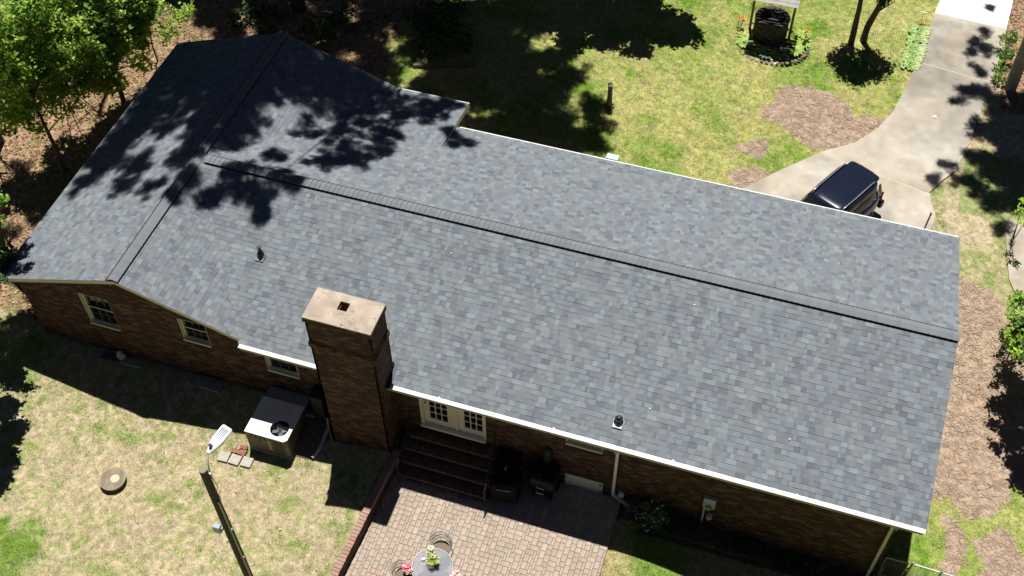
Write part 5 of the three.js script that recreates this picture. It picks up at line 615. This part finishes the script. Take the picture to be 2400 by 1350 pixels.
{
  const w = thing('wishing_well', [14.4, -.5, -16.55], 0, 'wooden-roofed wishing well with a round stone base in the flower bed', 'wishing well'), sg = [0, 1, 2].map(k => { const g = new RoundedBoxGeometry(.27, .13, .16, 2, .03), p = g.attributes.position; for (let i = 0; i < p.count; i++) { p.setX(i, p.getX(i) * (1 + .15 * (vn(p.getY(i) * 20 + k, p.getZ(i) * 20, 3) - .5))); } g.computeVertexNormals(); return g; }), sm = [C(.07, .06, .052), C(.095, .083, .07), C(.055, .047, .042), C(.08, .063, .052)].map(c => mat(c, .95, { map: G2 }));
  for (let r = 0; r < 6; r++) for (let k = 0; k < 13; k++) { const a = (k + (r & 1) * .5) / 13 * 6.2832, s = mesh('stone', pick(sg), pick(sm), w); s.position.set(Math.cos(a) * .55, .07 + r * .138, Math.sin(a) * .55); s.rotation.y = -a + Math.PI / 2 + rr(-.06, .06); }
  const rim = new MB(); rim.geo(new THREE.TorusGeometry(.56, .1, 8, 36).rotateX(Math.PI / 2).scale(1, .5, 1), T(0, .88, 0)); rim.build('rim', mat(C(.07, .058, .055), .9, { map: G2 }), w); mesh('shaft_lining', new THREE.CylinderGeometry(.46, .46, .8, 24, 1, true).translate(0, .45, 0), mat(C(.03, .028, .026), .95, { side: THREE.DoubleSide }), w); mesh('well_bottom', new THREE.CircleGeometry(.5, 24).rotateX(-Math.PI / 2).translate(0, .55, 0), mat(C(.06, .06, .065), .4), w);
  const pm = mat(C(.3, .2, .07), .8, { map: G2 }), gm = mat(C(.52, .48, .45), .85, { map: rep(BLOTCH, 1.2) });
  for (const x of [-.78, .74]) { const p = new MB(); p.beam(V(x, -.05, -.2), V(x, 2.15, -.0), .09, .09, WHITE); p.build('post', pm, w); }
  for (const s of [1, -1]) for (let k = 0; k < 5; k++) { const b = new MB(), d0 = .02 + k * .15, y = 2.42 - (d0 + .07) * .5; b.box(-.02, y, s * (d0 + .075), 1.78, .022, .142, WHITE, new THREE.Matrix4().makeRotationX(s * .46)); b.build('roof_board', gm, w); }
  const ax = new MB(); ax.rod(V(-.8, 1.5, -.05), V(.8, 1.5, -.05), .035, 12); ax.build('winding_bar', pm, w);
  plant('spiky_plant', 14.55, -16.5, 'dark spiky plant standing in the mouth of the wishing well', 'plant', null, [['leaves', strap(46, .5, .03, .35), solid(C(.03, .05, .025))]], .42);
  const bed = thing('flower_bed', [14.5, -.5, -16.1], 0, 'round flower bed edged with small stones about the wishing well', 'flower bed'); const so = new THREE.Shape(); so.absellipse(0, 0, 1.38, 1.12, 0, 6.2832); const sgm = new THREE.ExtrudeGeometry(so, { depth: .05, bevelEnabled: false, curveSegments: 40 }); sgm.rotateX(-Math.PI / 2); sgm.translate(0, -.02, 0); mesh('soil', sgm, mat(C(.1, .075, .055), .98, { map: G1 }), bed);
  const es = [0, 1].map(k => new THREE.DodecahedronGeometry(.075, 0).scale(1.2, .7, .9 + .2 * k)), em = [C(.35, .3, .27), C(.28, .23, .2), C(.42, .36, .32), C(.3, .2, .17)].map(c => mat(c, .9, { map: G2 })); for (let k = 0; k < 46; k++) { const a = k / 46 * 6.2832, s = mesh('edging_stone', pick(es), pick(em), bed); s.position.set(Math.cos(a) * 1.42, .03, Math.sin(a) * 1.16); s.rotation.set(rnd() * 3, rnd() * 3, 0); }
  const hm = [C(.32, .46, .07), C(.24, .38, .06), C(.05, .1, .025)].map(c => solid(c, .55));
  [[13.55, -16.1, 0, 'bright arching plant at the left of the wishing well'], [13.6, -15.75, 1, 'lower bright plant at the front left of the wishing well'], [15.6, -16.9, 0, 'bright tall plant behind the right post of the wishing well'], [15.75, -16.35, 0, 'bright plant at the right edge of the flower bed'], [15.5, -15.85, 1, 'broad leafy plant at the front right of the flower bed'], [14.0, -15.5, 2, 'dark plant in the shade in front of the well, left'], [14.5, -15.35, 2, 'dark plant in the shade in front of the well, middle'], [15.0, -15.5, 2, 'dark plant in the shade in front of the well, right'], [15.1, -16.0, 2, 'dark plant against the right side of the well']].forEach(([x, z, c, lab]) => plant('hosta', x, z, lab, 'plant', 'plants in the flower bed', [['leaves', strap(c === 1 ? 30 : 28, c === 2 ? .42 : .46, c === 0 ? .07 : .12, .5), hm[c]]], -.5));
  for (const [x, z, lab] of [[13.25, -16.55, 'orange lily left of the wishing well'], [15.75, -16.6, 'orange lily right of the wishing well']]) { const fs = new MB(), stm = new MB(); for (let k = 0; k < 7; k++) { const px = rr(-.14, .14), pz = rr(-.12, .12), h = rr(.42, .6); stm.rod(V(px * .3, 0, pz * .3), V(px, h, pz), .006, 5); fs.geo(petals(6, .075), M4(V(px, h, pz), [rr(-.5, .5), rnd() * 6, rr(-.5, .5)])); } plant('orange_lily', x, z, lab, 'flowers', null, [['stem', stm.geometry(), solid(C(.1, .17, .04))], ['petals', fs.geometry(), solid(C(.75, .2, .05), .6)], ['leaves', strap(14, .35, .03, .4), hm[1]]], -.48); }
  { const fs = new MB(); for (const [px, pz] of [[0, 0], [.2, -.1], [.3, -.13], [.28, .12], [.45, .28]]) fs.geo(petals(5, .06), M4(V(px, .05 + rnd() * .05, pz), [rr(-.3, .3), 0, rr(-.3, .3)])); const p = plant('white_flowers', 14.45, -15.2, 'scattered white flowers in the shade before the wishing well', 'flowers', null, [['petals', fs.geometry(), solid(C(.7, .7, .62))], ['leaves', strap(10, .2, .05, .5), hm[2]]], -.48); p.rotation.y = 0; }
}
{ // two bands of hostas along the driveway edge, and a small sign stake
  const ORD = ['first', 'second', 'third', 'fourth', 'fifth', 'sixth', 'seventh', 'eighth', 'ninth', 'tenth', 'eleventh', 'twelfth', 'thirteenth', 'fourteenth'], hm = [solid(C(.27, .4, .1), .5), solid(C(.2, .33, .06), .5), solid(C(.36, .46, .17), .5)], gs = [0, 1, 2].map(() => strap(22, .24, .075, .6)); let k = 0;
  for (let z = -18.75; z < -16.2; z += .2) for (let i = 0; i < 3; i++) { const t = (z + 18.75) / 2.55, x = 19.86 - .18 * t - .22 + i * .22 + rr(-.05, .05), p = plant('hosta', x, z + rr(-.06, .06), ORD[Math.floor(k / 3)] + ' hosta from the top in the row ' + ['on the lawn side of', 'along the middle of', 'on the concrete side of'][i] + ' the hosta band', 'plant', 'hostas along the driveway', [['leaves', gs[k % 3], hm[k % 3]]], -.57); p.scale.setScalar(rr(.85, 1.2)); k++; }
  const s = thing('garden_stake', [19.84, -.55, -19.2], 0, 'small T-shaped white stake at the top end of the hosta band', 'stake'), m = new MB(); m.rod(V(0, 0, 0), V(0, .42, 0), .012, 8); m.build('stem', M.steel, s); const c = new MB(); c.geo(new RoundedBoxGeometry(.28, .03, .05, 1, .008), T(0, .43, 0)); c.build('crossbar', M.trim, s);
}
// ------------------------------------------------------------------ planting bed along the near wall
{
  const t = bush('flowering_shrub', [[14.75, .25, 4.95, .28], [15.0, .35, 4.85, .3], [14.5, .2, 4.8, .22], [15.2, .25, 4.95, .22], [14.85, .2, 5.2, .24]], [14.85, -.05, 4.95], { label: 'shrub with pale white blooms beside the downspout in the shaded bed', category: 'shrub', cols: greens([.05, .1, .03], [.14, .22, .1], 3), leaf: CLs, dens: 1500, shell: .5 });
  const pm = [petals(5, .035), petals(6, .036)], L = []; for (let k = 0; k < 42; k++) { const u = V(gauss(), Math.abs(gauss()) + .2, gauss()).normalize(), b = pick([[14.75, .3, 4.95, .3], [15.0, .4, 4.85, .3], [15.2, .28, 5.0, .24], [14.85, .25, 5.2, .26]]); L.push([M4(V(b[0] + u.x * b[3] - 14.85, b[1] + u.y * b[3] * .85 + .05, b[2] + u.z * b[3] - 4.95), [rr(-.6, .6), rnd() * 6, rr(-.6, .6)]), C(.7, .72, .64)]); } tag(inst('blossom', pm[1], LDENSE, L, t), null, null, null, 'stuff');
  [[15.65, 4.62, 'reddish dark plant in the bed between the pale shrub and the meter', [.09, .03, .025]], [16.2, 4.66, 'small dark plant at the foot of the meter conduit', [.035, .05, .03]], [17.4, 4.62, 'dark bushy plant in the bed right of the meter', [.02, .045, .015]], [17.9, 4.78, 'low dark plant in the middle of the shaded bed right of the meter', [.025, .05, .02]], [18.75, 4.62, 'dark leafy plant near the right end of the shaded bed', [.02, .045, .018]], [19.4, 4.68, 'last dark plant in the shaded bed before the corner downspout', [.03, .05, .02]]].forEach(([x, z, lab, c], i) => bush('bed_plant', [[x, groundY(x, z) + .2, z, .2 + .03 * (i % 3)], [x + .18, groundY(x, z) + .14, z + .1, .16], [x - .18, groundY(x, z) + .12, z + .05, .15]], [x, groundY(x, z) - .02, z], { label: lab, category: 'plant', group: 'plants in the shaded bed', cols: [C(...c), C(c[0] * 1.6, c[1] * 1.6, c[2] * 1.5)], leaf: CLs, dens: 1800, shell: .4 }));
  const m = new MB(); for (let i = 0; i < 4; i++) { const x0 = 14.75 + i * 1.5, x1 = x0 + 1.49, z0 = 5.33 - (x0 - 14.77) * .13 * .6, z1 = 5.33 - (x1 - 14.77) * .13 * .6; m.beam(V(x0, groundY(x0, z0) + .0, z0), V(x1, groundY(x1, z1) + .0, z1), .09, .14, C(.6 + .2 * rnd(), .6, .6)); } tag(m.build('timber_edging', mat(C(.11, .085, .06), .9, { vertexColors: true, map: G2 })), 'long timber edging along the front of the shaded bed by the wall', 'timber');
}
// ------------------------------------------------------------------ table, chairs and flowers on the patio
{
  const tb = thing('patio_table', [10.03, 0, 8.28], 0, 'round glass patio table with a grey metal rim', 'table'), fm = mat(C(.3, .3, .32), .4, { metalness: .6 });
  mesh('glass_top', new THREE.CylinderGeometry(.52, .52, .01, 48).translate(0, .715, 0), new THREE.MeshPhysicalMaterial({ color: C(.72, .74, .8), roughness: .05, transmission: .75, thickness: 0, ior: 1.5 }), tb);
  mesh('rim', new THREE.TorusGeometry(.525, .016, 8, 64).rotateX(Math.PI / 2).translate(0, .715, 0), fm, tb); const rg = new MB(); for (const r of [.18, .36]) rg.geo(new THREE.TorusGeometry(r, .006, 6, 40).rotateX(Math.PI / 2), T(0, .7, 0)); for (let k = 0; k < 8; k++) { const a = k * Math.PI / 4; rg.rod(V(Math.cos(a) * .18, .7, Math.sin(a) * .18), V(Math.cos(a) * .52, .7, Math.sin(a) * .52), .005, 5); } rg.build('lattice', fm, tb);
  for (let k = 0; k < 4; k++) { const a = k * Math.PI / 2 + .6, l = new MB(); l.tube([V(Math.cos(a) * .42, .7, Math.sin(a) * .42), V(Math.cos(a) * .28, .4, Math.sin(a) * .28), V(Math.cos(a) * .42, 0, Math.sin(a) * .42)], .015, 14, 7); l.build('leg', fm, tb); }
  const chairM = mat(C(.26, .25, .25), .45, { metalness: .5 }), seatM = mat(C(.2, .15, .1), .85, { map: rep(GRAIN, 3) });
  const chair = (x, z, turn, lab) => { // barrel-backed metal chair facing +z before turning
    const c = thing('patio_chair', [x, 0, z], turn, lab, 'chair', 'metal chairs round the glass table'); mesh('seat', new THREE.CylinderGeometry(.25, .24, .04, 36).translate(0, .43, 0), seatM, c);
    const arc = (r, y, a0 = .05, a1 = Math.PI - .05) => { const p = []; for (let k = 0; k <= 16; k++) { const a = a0 + (a1 - a0) * k / 16; p.push(V(Math.cos(a) * r, y + .1 * Math.sin(a), -Math.sin(a) * r)); } return p; };
    const r = new MB(); r.tube(arc(.31, .72), .015, 32, 8); r.tube(arc(.265, .46), .011, 32, 7); r.tube(arc(.285, .6), .007, 32, 6); r.build('back_rail', chairM, c);
    const b = new MB(); for (let k = 0; k <= 26; k++) { const a = .1 + (Math.PI - .2) * k / 26; b.rod(V(Math.cos(a) * .262, .46 + .1 * Math.sin(a), -Math.sin(a) * .262), V(Math.cos(a) * .31, .72 + .1 * Math.sin(a), -Math.sin(a) * .31), .0045, 5); } b.build('back_bar', chairM, c);
    for (const [lx, lz] of [[-.2, -.18], [.2, -.18], [-.2, .18], [.2, .18]]) { const l = new MB(); l.rod(V(lx, .42, lz), V(lx * 1.2, 0, lz * 1.2), .013, 8); l.build('leg', chairM, c); } return c;
  };
  chair(10.0, 7.62, 0, 'grey barrel-backed metal chair on the house side of the glass table'); chair(9.36, 8.62, Math.PI * .62, 'grey barrel-backed metal chair left of the table behind the pink flowers'); chair(10.74, 8.5, -Math.PI * .66, 'grey barrel-backed metal chair right of the table behind pale pink flowers');
  const bouquet = (name, x, y, z, lab, cols, n, r, fr) => { const p = thing(name, [x, y, z], 0, lab, 'flowers'); mesh('pot', new THREE.LatheGeometry([[0, 0], [.07, 0], [.09, .12], [.095, .13], [.08, .13]].map(q => new THREE.Vector2(...q)), 20), mat(C(.12, .1, .09), .6, { side: THREE.DoubleSide }), p); mesh('leaves', strap(16, r * 1.1, .035, .4).translate(0, .1, 0), solid(C(.06, .11, .03)), p); cols.forEach((c, j) => { const f = new MB(); for (let k = 0; k < n; k++) { const a = rnd() * 6.28, q = r * Math.sqrt(rnd()); f.geo(petals(6, fr * rr(.8, 1.2)), M4(V(Math.cos(a) * q, .2 + rr(0, .1) + (r - q) * .3, Math.sin(a) * q), [rr(-.6, .6), rnd() * 6, rr(-.6, .6)])); } f.build('blossom', solid(c, .6), p); }); return p; };
  bouquet('flower_bouquet', 9.45, .45, 8.48, 'bunch of pink and white flowers on the left chair', [C(.75, .22, .32), C(.8, .4, .5), C(.8, .72, .68), C(.5, .06, .14), C(.75, .5, .35)], 9, .15, .05); bouquet('flower_bouquet', 10.69, .5, 8.36, 'bunch of pale pink flowers on the right chair', [C(.8, .5, .56), C(.82, .66, .68), C(.7, .25, .3), C(.75, .62, .5)], 9, .15, .05);
  const pt = thing('potted_plant', [10.02, .72, 8.16], 0, 'terracotta pot of yellow-green grassy leaves on the table', 'potted plant'); mesh('pot', new THREE.LatheGeometry([[0, 0], [.1, 0], [.135, .16], [.15, .17], [.15, .2], [.125, .2], [.12, .15], [0, .15]].map(q => new THREE.Vector2(...q)), 28), mat(C(.3, .12, .06), .85, { map: G2, side: THREE.DoubleSide }), pt); mesh('leaves', strap(70, .26, .028, .45).translate(0, .16, 0), solid(C(.38, .42, .04), .5), pt); mesh('inner_leaves', strap(30, .2, .024, .25).translate(0, .17, 0), solid(C(.16, .27, .04), .5), pt); const fl = new MB(); for (let k = 0; k < 9; k++) fl.geo(petals(5, .028), M4(V(rr(-.06, .06), .27 + rr(0, .05), rr(-.08, .02)), [rr(-.4, .4), rnd() * 6, rr(-.4, .4)])); fl.build('blossom', solid(C(.75, .6, .55)), pt);
  bouquet('flower_bouquet', 9.87, .72, 7.95, 'small bunch of cream flowers with dark leaves behind the potted plant', [C(.8, .74, .55), C(.75, .7, .5)], 7, .1, .04);
  const cn = thing('candle_cup', [9.74, .72, 8.15], 0, 'small pink cup left of the pot on the glass table', 'cup'); mesh('cup', new THREE.LatheGeometry([[0, .003], [.04, .003], [.05, .06], [.053, .06], [.043, 0], [0, 0]].map(q => new THREE.Vector2(...q)), 24), mat(C(.65, .28, .36), .35, { side: THREE.DoubleSide }), cn); mesh('wax', new THREE.CylinderGeometry(.046, .043, .01, 20).translate(0, .045, 0), mat(C(.8, .62, .64), .5), cn);
  const bl_ = thing('ball', [7.98, 0, 6.72], 0, 'small bright green ball on the patio beside the low brick wall', 'ball'); mesh('skin', new THREE.SphereGeometry(.036, 24, 16).translate(0, .036, 0), mat(C(.2, .5, .05), .6), bl_); const sm = new MB(); sm.geo(new THREE.TorusGeometry(.0355, .002, 5, 30), M4(V(0, .036, 0), [.6, .3, 0])); sm.build('seam', mat(C(.6, .65, .5), .6), bl_);
}
// ------------------------------------------------------------------ chain-link gate and fence at the near right corner
{
  const gm = mat(C(.42, .43, .45), .4, { metalness: .7 }), wm = mat(C(.2, .2, .2), .5, { metalness: .6 });
  const net = (L, H) => { const g = new MB(); for (let u = -H; u < L; u += .075) for (const s of [1, -1]) { let a = [u, 0], b = [u + H, H]; if (a[0] < 0) a = [0, -u]; if (b[0] > L) b = [L, L - u]; if (b[0] - a[0] < .02) continue; const f = p => V(p[0], s > 0 ? p[1] : H - p[1], s * .004); const p = f(a), q = f(b); g.rod(p, q, .0025, 3); } return g; };
  const g = thing('chain_link_gate', [20.98, -.55, 4.42], .02, 'small chain-link gate between the house corner and the fence', 'gate'); const fr = new MB(); fr.rod(V(0, .1, 0), V(0, 1.1, 0), .019, 10).rod(V(.56, .1, 0), V(.56, 1.1, 0), .019, 10).rod(V(0, 1.1, 0), V(.56, 1.1, 0), .019, 10).rod(V(0, .1, 0), V(.56, .1, 0), .019, 10); fr.build('frame', gm, g); const n = net(.56, 1.0); const nm = n.build('mesh_wire', wm, g); nm.position.y = .1;
  const lt = new MB(); lt.box(.6, .8, 0, .08, .03, .05); lt.build('latch', gm, g);
  const f = thing('chain_link_fence', [21.64, -.55, 4.4], -.03, 'chain-link fence running to the right from the small gate', 'fence'); for (const x of [0, .72, 3.0]) { const p = new MB(); p.rod(V(x, 0, 0), V(x, 1.14, 0), .03, 12); p.geo(new THREE.SphereGeometry(.034, 12, 8), T(x, 1.15, 0)); p.build('post', gm, f); } const rl = new MB(); rl.rod(V(.04, 1.1, 0), V(.68, 1.1, 0), .021, 10).rod(V(.76, 1.1, 0), V(3.0, 1.1, 0), .021, 10); rl.build('top_rail', mat(C(.66, .66, .64), .4, { metalness: .3 }), f); net(3.0, 1.06).build('mesh_wire', wm, f);
  const ps = thing('timber_stake', [20.97, -.6, 4.62], 0, 'brown timber stake standing beside the corner downspout', 'stake'), m = new MB(); m.box(0, .5, 0, .05, 1.0, .05); m.build('stake', mat(C(.2, .12, .07), .9, { map: G2 }), ps); const sc = new MB(); sc.box(0, 1.0, 0, .054, .02, .054); sc.build('weathered_top', M.wood, ps);
}
// ------------------------------------------------------------------ dark sport utility car by the far eave
{
  const car = thing('parked_car', [17.67, -.55, -6.99], -2.06, 'dark blue-black sport utility car with chrome trim parked beside the far eave', 'car');
  const paint = new THREE.MeshPhysicalMaterial({ color: C(.01, .014, .03), roughness: .2, specularIntensity: .35, clearcoat: .4, clearcoatRoughness: .04 }), glassM = new THREE.MeshPhysicalMaterial({ color: C(.014, .016, .012), roughness: .1, specularIntensity: .22 }), chrome = mat(C(.75, .75, .76), .18, { metalness: 1 }), tyre = mat(C(.02, .02, .02), .85), plastic = mat(C(.025, .025, .027), .6);
  const ring = (x0, x1, hw, y, n, cr = .5) => Array.from({ length: n }, (_, k) => { const a = k / n * 6.2832, c = Math.cos(a), s = Math.sin(a); return V((x0 + x1) / 2 + Math.sign(c) * Math.pow(Math.abs(c), cr) * (x1 - x0) / 2, y, Math.sign(s) * Math.pow(Math.abs(s), cr) * hw); });
  const loft = (levels, capTop, capBot) => { const g = new MB(), R = levels.map(l => ring(l[0], l[1], l[2], l[3], 64, l[4] || .3)); for (let i = 0; i < R.length - 1; i++) for (let k = 0; k < 64; k++) g.quad(R[i + 1][k], R[i + 1][(k + 1) % 64], R[i][(k + 1) % 64], R[i][k]); const cap = (r, up) => { const c = r.reduce((a, b) => a.add(b), V()).multiplyScalar(1 / 64); c.y += up; const mid = r.map(p => p.clone().lerp(c, .5).add(V(0, up * .2, 0))); for (let k = 0; k < 64; k++) { const j = (k + 1) % 64; if (up > 0) { g.quad(mid[k], mid[j], r[j], r[k]); g.tri(c, mid[j], mid[k], WHITE, [0, 0], [1, 0], [0, 1]); } else { g.quad(r[k], r[j], mid[j], mid[k]); g.tri(mid[k], mid[j], c, WHITE, [0, 0], [1, 0], [0, 1]); } } }; if (capTop !== undefined) cap(R[R.length - 1], capTop); if (capBot !== undefined) cap(R[0], capBot); let q = g.geometry(); return q; };
  const smooth = geo => { // weld for smooth normals
    const map = new Map(), p = geo.attributes.position, n = geo.attributes.normal; for (let i = 0; i < p.count; i++) { const k = [p.getX(i), p.getY(i), p.getZ(i)].map(v => v.toFixed(3)).join(); if (!map.has(k)) map.set(k, []); map.get(k).push(i); } for (const ids of map.values()) for (const i of ids) { const a = V(n.getX(i), n.getY(i), n.getZ(i)), s = V(); for (const j of ids) { const b = V(n.getX(j), n.getY(j), n.getZ(j)); if (a.dot(b) > .55) s.add(b); } s.normalize(); geo.userData.s = geo.userData.s || new Float32Array(p.count * 3); geo.userData.s.set([s.x, s.y, s.z], i * 3); } geo.setAttribute('normal', new THREE.BufferAttribute(geo.userData.s, 3)); geo.userData = {}; return geo; };
  mesh('body', smooth(loft([[-2.16, 2.14, .84, .3], [-2.2, 2.2, .895, .45], [-2.26, 2.2, .915, .7, .34], [-2.25, 2.12, .91, .88, .34], [-2.21, 2.0, .885, .98, .36], [-2.15, 1.86, .84, 1.035, .38]], .035, 0)), paint, car);
  mesh('cabin', smooth(loft([[-2.14, .8, .82, 1.02, .4], [-2.12, .58, .79, 1.2, .4], [-2.08, .26, .74, 1.4, .4], [-2.03, .06, .69, 1.53, .4]])), glassM, car);
  mesh('roof_panel', smooth(loft([[-2.08, .1, .72, 1.49, .42], [-2.08, .08, .71, 1.54, .42], [-2.04, .02, .68, 1.595, .44], [-1.97, -.08, .63, 1.63, .46], [-1.8, -.26, .5, 1.65, .5]], .02)), paint, car);
  const pil = new MB(), side = (x, y, s) => { const t = (y - 1.02) / .51; return V(x, y, s * (.8 + (.68 - .8) * t + .006)); }; for (const s of [1, -1]) { for (const [xa, xb, w] of [[-2.02, -1.96, .16], [-1.02, -1.02, .07], [-.08, -.1, .09], [.74, .06, .1]]) { const a = [side(xa - w / 2, 1.02, s), side(xa + w / 2, 1.02, s), side(xb + w / 2, 1.53, s), side(xb - w / 2, 1.53, s)]; pil.quad(...a); } } pil.build('pillar', paint, car);
  const wt = new MB(), loopPts = s => [side(.55, 1.06, s), side(-1.72, 1.08, s), side(-1.9, 1.14, s), side(-1.86, 1.36, s), side(-1.7, 1.44, s), side(-.06, 1.45, s)]; for (const s of [1, -1]) { const p = loopPts(s).map(v => v.add(V(0, 0, s * .006))); for (let i = 0; i < p.length; i++) wt.rod(p[i], p[(i + 1) % p.length], .011, 6); } wt.build('window_trim', chrome, car);
  const rl = new MB(); for (const s of [1, -1]) { rl.tube([V(-1.82, 1.63, s * .56), V(-1.74, 1.69, s * .57), V(-.75, 1.705, s * .58), V(-.12, 1.69, s * .57), V(-.05, 1.63, s * .56)], .02, 30, 8); } rl.build('roof_rail', mat(C(.5, .51, .53), .3, { metalness: .8 }), car);
  const rib = new MB(); for (const z of [-.36, -.18, 0, .18, .36]) rib.geo(new THREE.CapsuleGeometry(.012, .85, 3, 6).rotateZ(Math.PI / 2), T(-1.0, 1.655, z)); rib.build('roof_rib', paint, car);
  const fin = new MB(); fin.geo(new THREE.ConeGeometry(.035, .09, 10), M4(V(-1.72, 1.69, .1), [0, 0, .7], V(1, 1, .5))); fin.build('antenna', plastic, car);
  mesh('spoiler', smooth(loft([[-2.2, -1.8, .56, 1.56, .5], [-2.19, -1.8, .56, 1.59, .5], [-2.14, -1.82, .54, 1.61, .5]], .01, -.01)), paint, car); const br = new MB(); br.box(-2.19, 1.585, 0, .012, .02, .5, C(.4, .02, .02)); br.build('brake_light', mat(C(.35, .02, .02), .3), car);
  const bp = new MB(); bp.geo(new RoundedBoxGeometry(.22, .3, 1.78, 3, .07), T(-2.24, .5, 0)).geo(new RoundedBoxGeometry(.2, .3, 1.76, 3, .07), T(2.16, .5, 0)); bp.build('bumper', paint, car);
  for (const s of [1, -1]) { const t = new MB(); t.geo(new RoundedBoxGeometry(.06, .34, .22, 2, .025), T(-2.2, .9, s * .7)); t.build('tail_light', mat(C(.25, .02, .02), .2), car); const h = new MB(); h.geo(new RoundedBoxGeometry(.14, .16, .34, 2, .04), T(2.1, .8, s * .66)); h.build('headlight', mat(C(.7, .72, .75), .12), car); const m = new MB(); m.geo(new RoundedBoxGeometry(.14, .17, .22, 3, .05), T(.33, 1.1, s * 1.02)).box(.35, 1.04, s * .88, .05, .05, .14); m.build('mirror', s > 0 ? mat(C(.45, .44, .55), .25, { metalness: .6 }) : paint, car); for (const x of [-.9, .1]) { const d = new MB(); d.geo(new THREE.CapsuleGeometry(.017, .16, 4, 8).rotateZ(Math.PI / 2), T(x, .92, s * .9)); d.build('door_handle', chrome, car); } const ln = new MB(); ln.rod(V(-1.75, .8, s * .907), V(1.7, .8, s * .907), .009, 6); ln.build('side_moulding', chrome, car); }
  for (const x of [-1.35, 1.38]) for (const s of [1, -1]) { const w = new THREE.Group(); w.name = 'wheel'; w.position.set(x, .35, s * .83); car.add(w); mesh('tyre', new THREE.TorusGeometry(.27, .085, 12, 36), tyre, w); const r = new MB(); r.geo(new THREE.CylinderGeometry(.2, .2, .12, 28, 1, true).rotateX(Math.PI / 2)); for (let k = 0; k < 5; k++) r.box(0, 0, s * .045, .05, .4, .03, WHITE, new THREE.Matrix4().makeRotationZ(k * Math.PI / 5)); r.build('rim', mat(C(.45, .45, .46), .3, { metalness: .8, side: THREE.DoubleSide }), w); const ar = new MB(); ar.geo(new THREE.TorusGeometry(.37, .035, 6, 24, Math.PI), T(x, .36, s * .885)); ar.build('wheel_arch', plastic, car); }
  const wp = new MB(); wp.tube([V(-2.13, 1.2, .1), V(-2.14, 1.16, -.2)], .01, 6, 5); wp.build('wiper', plastic, car);
}
renderer.render(scene, camera);
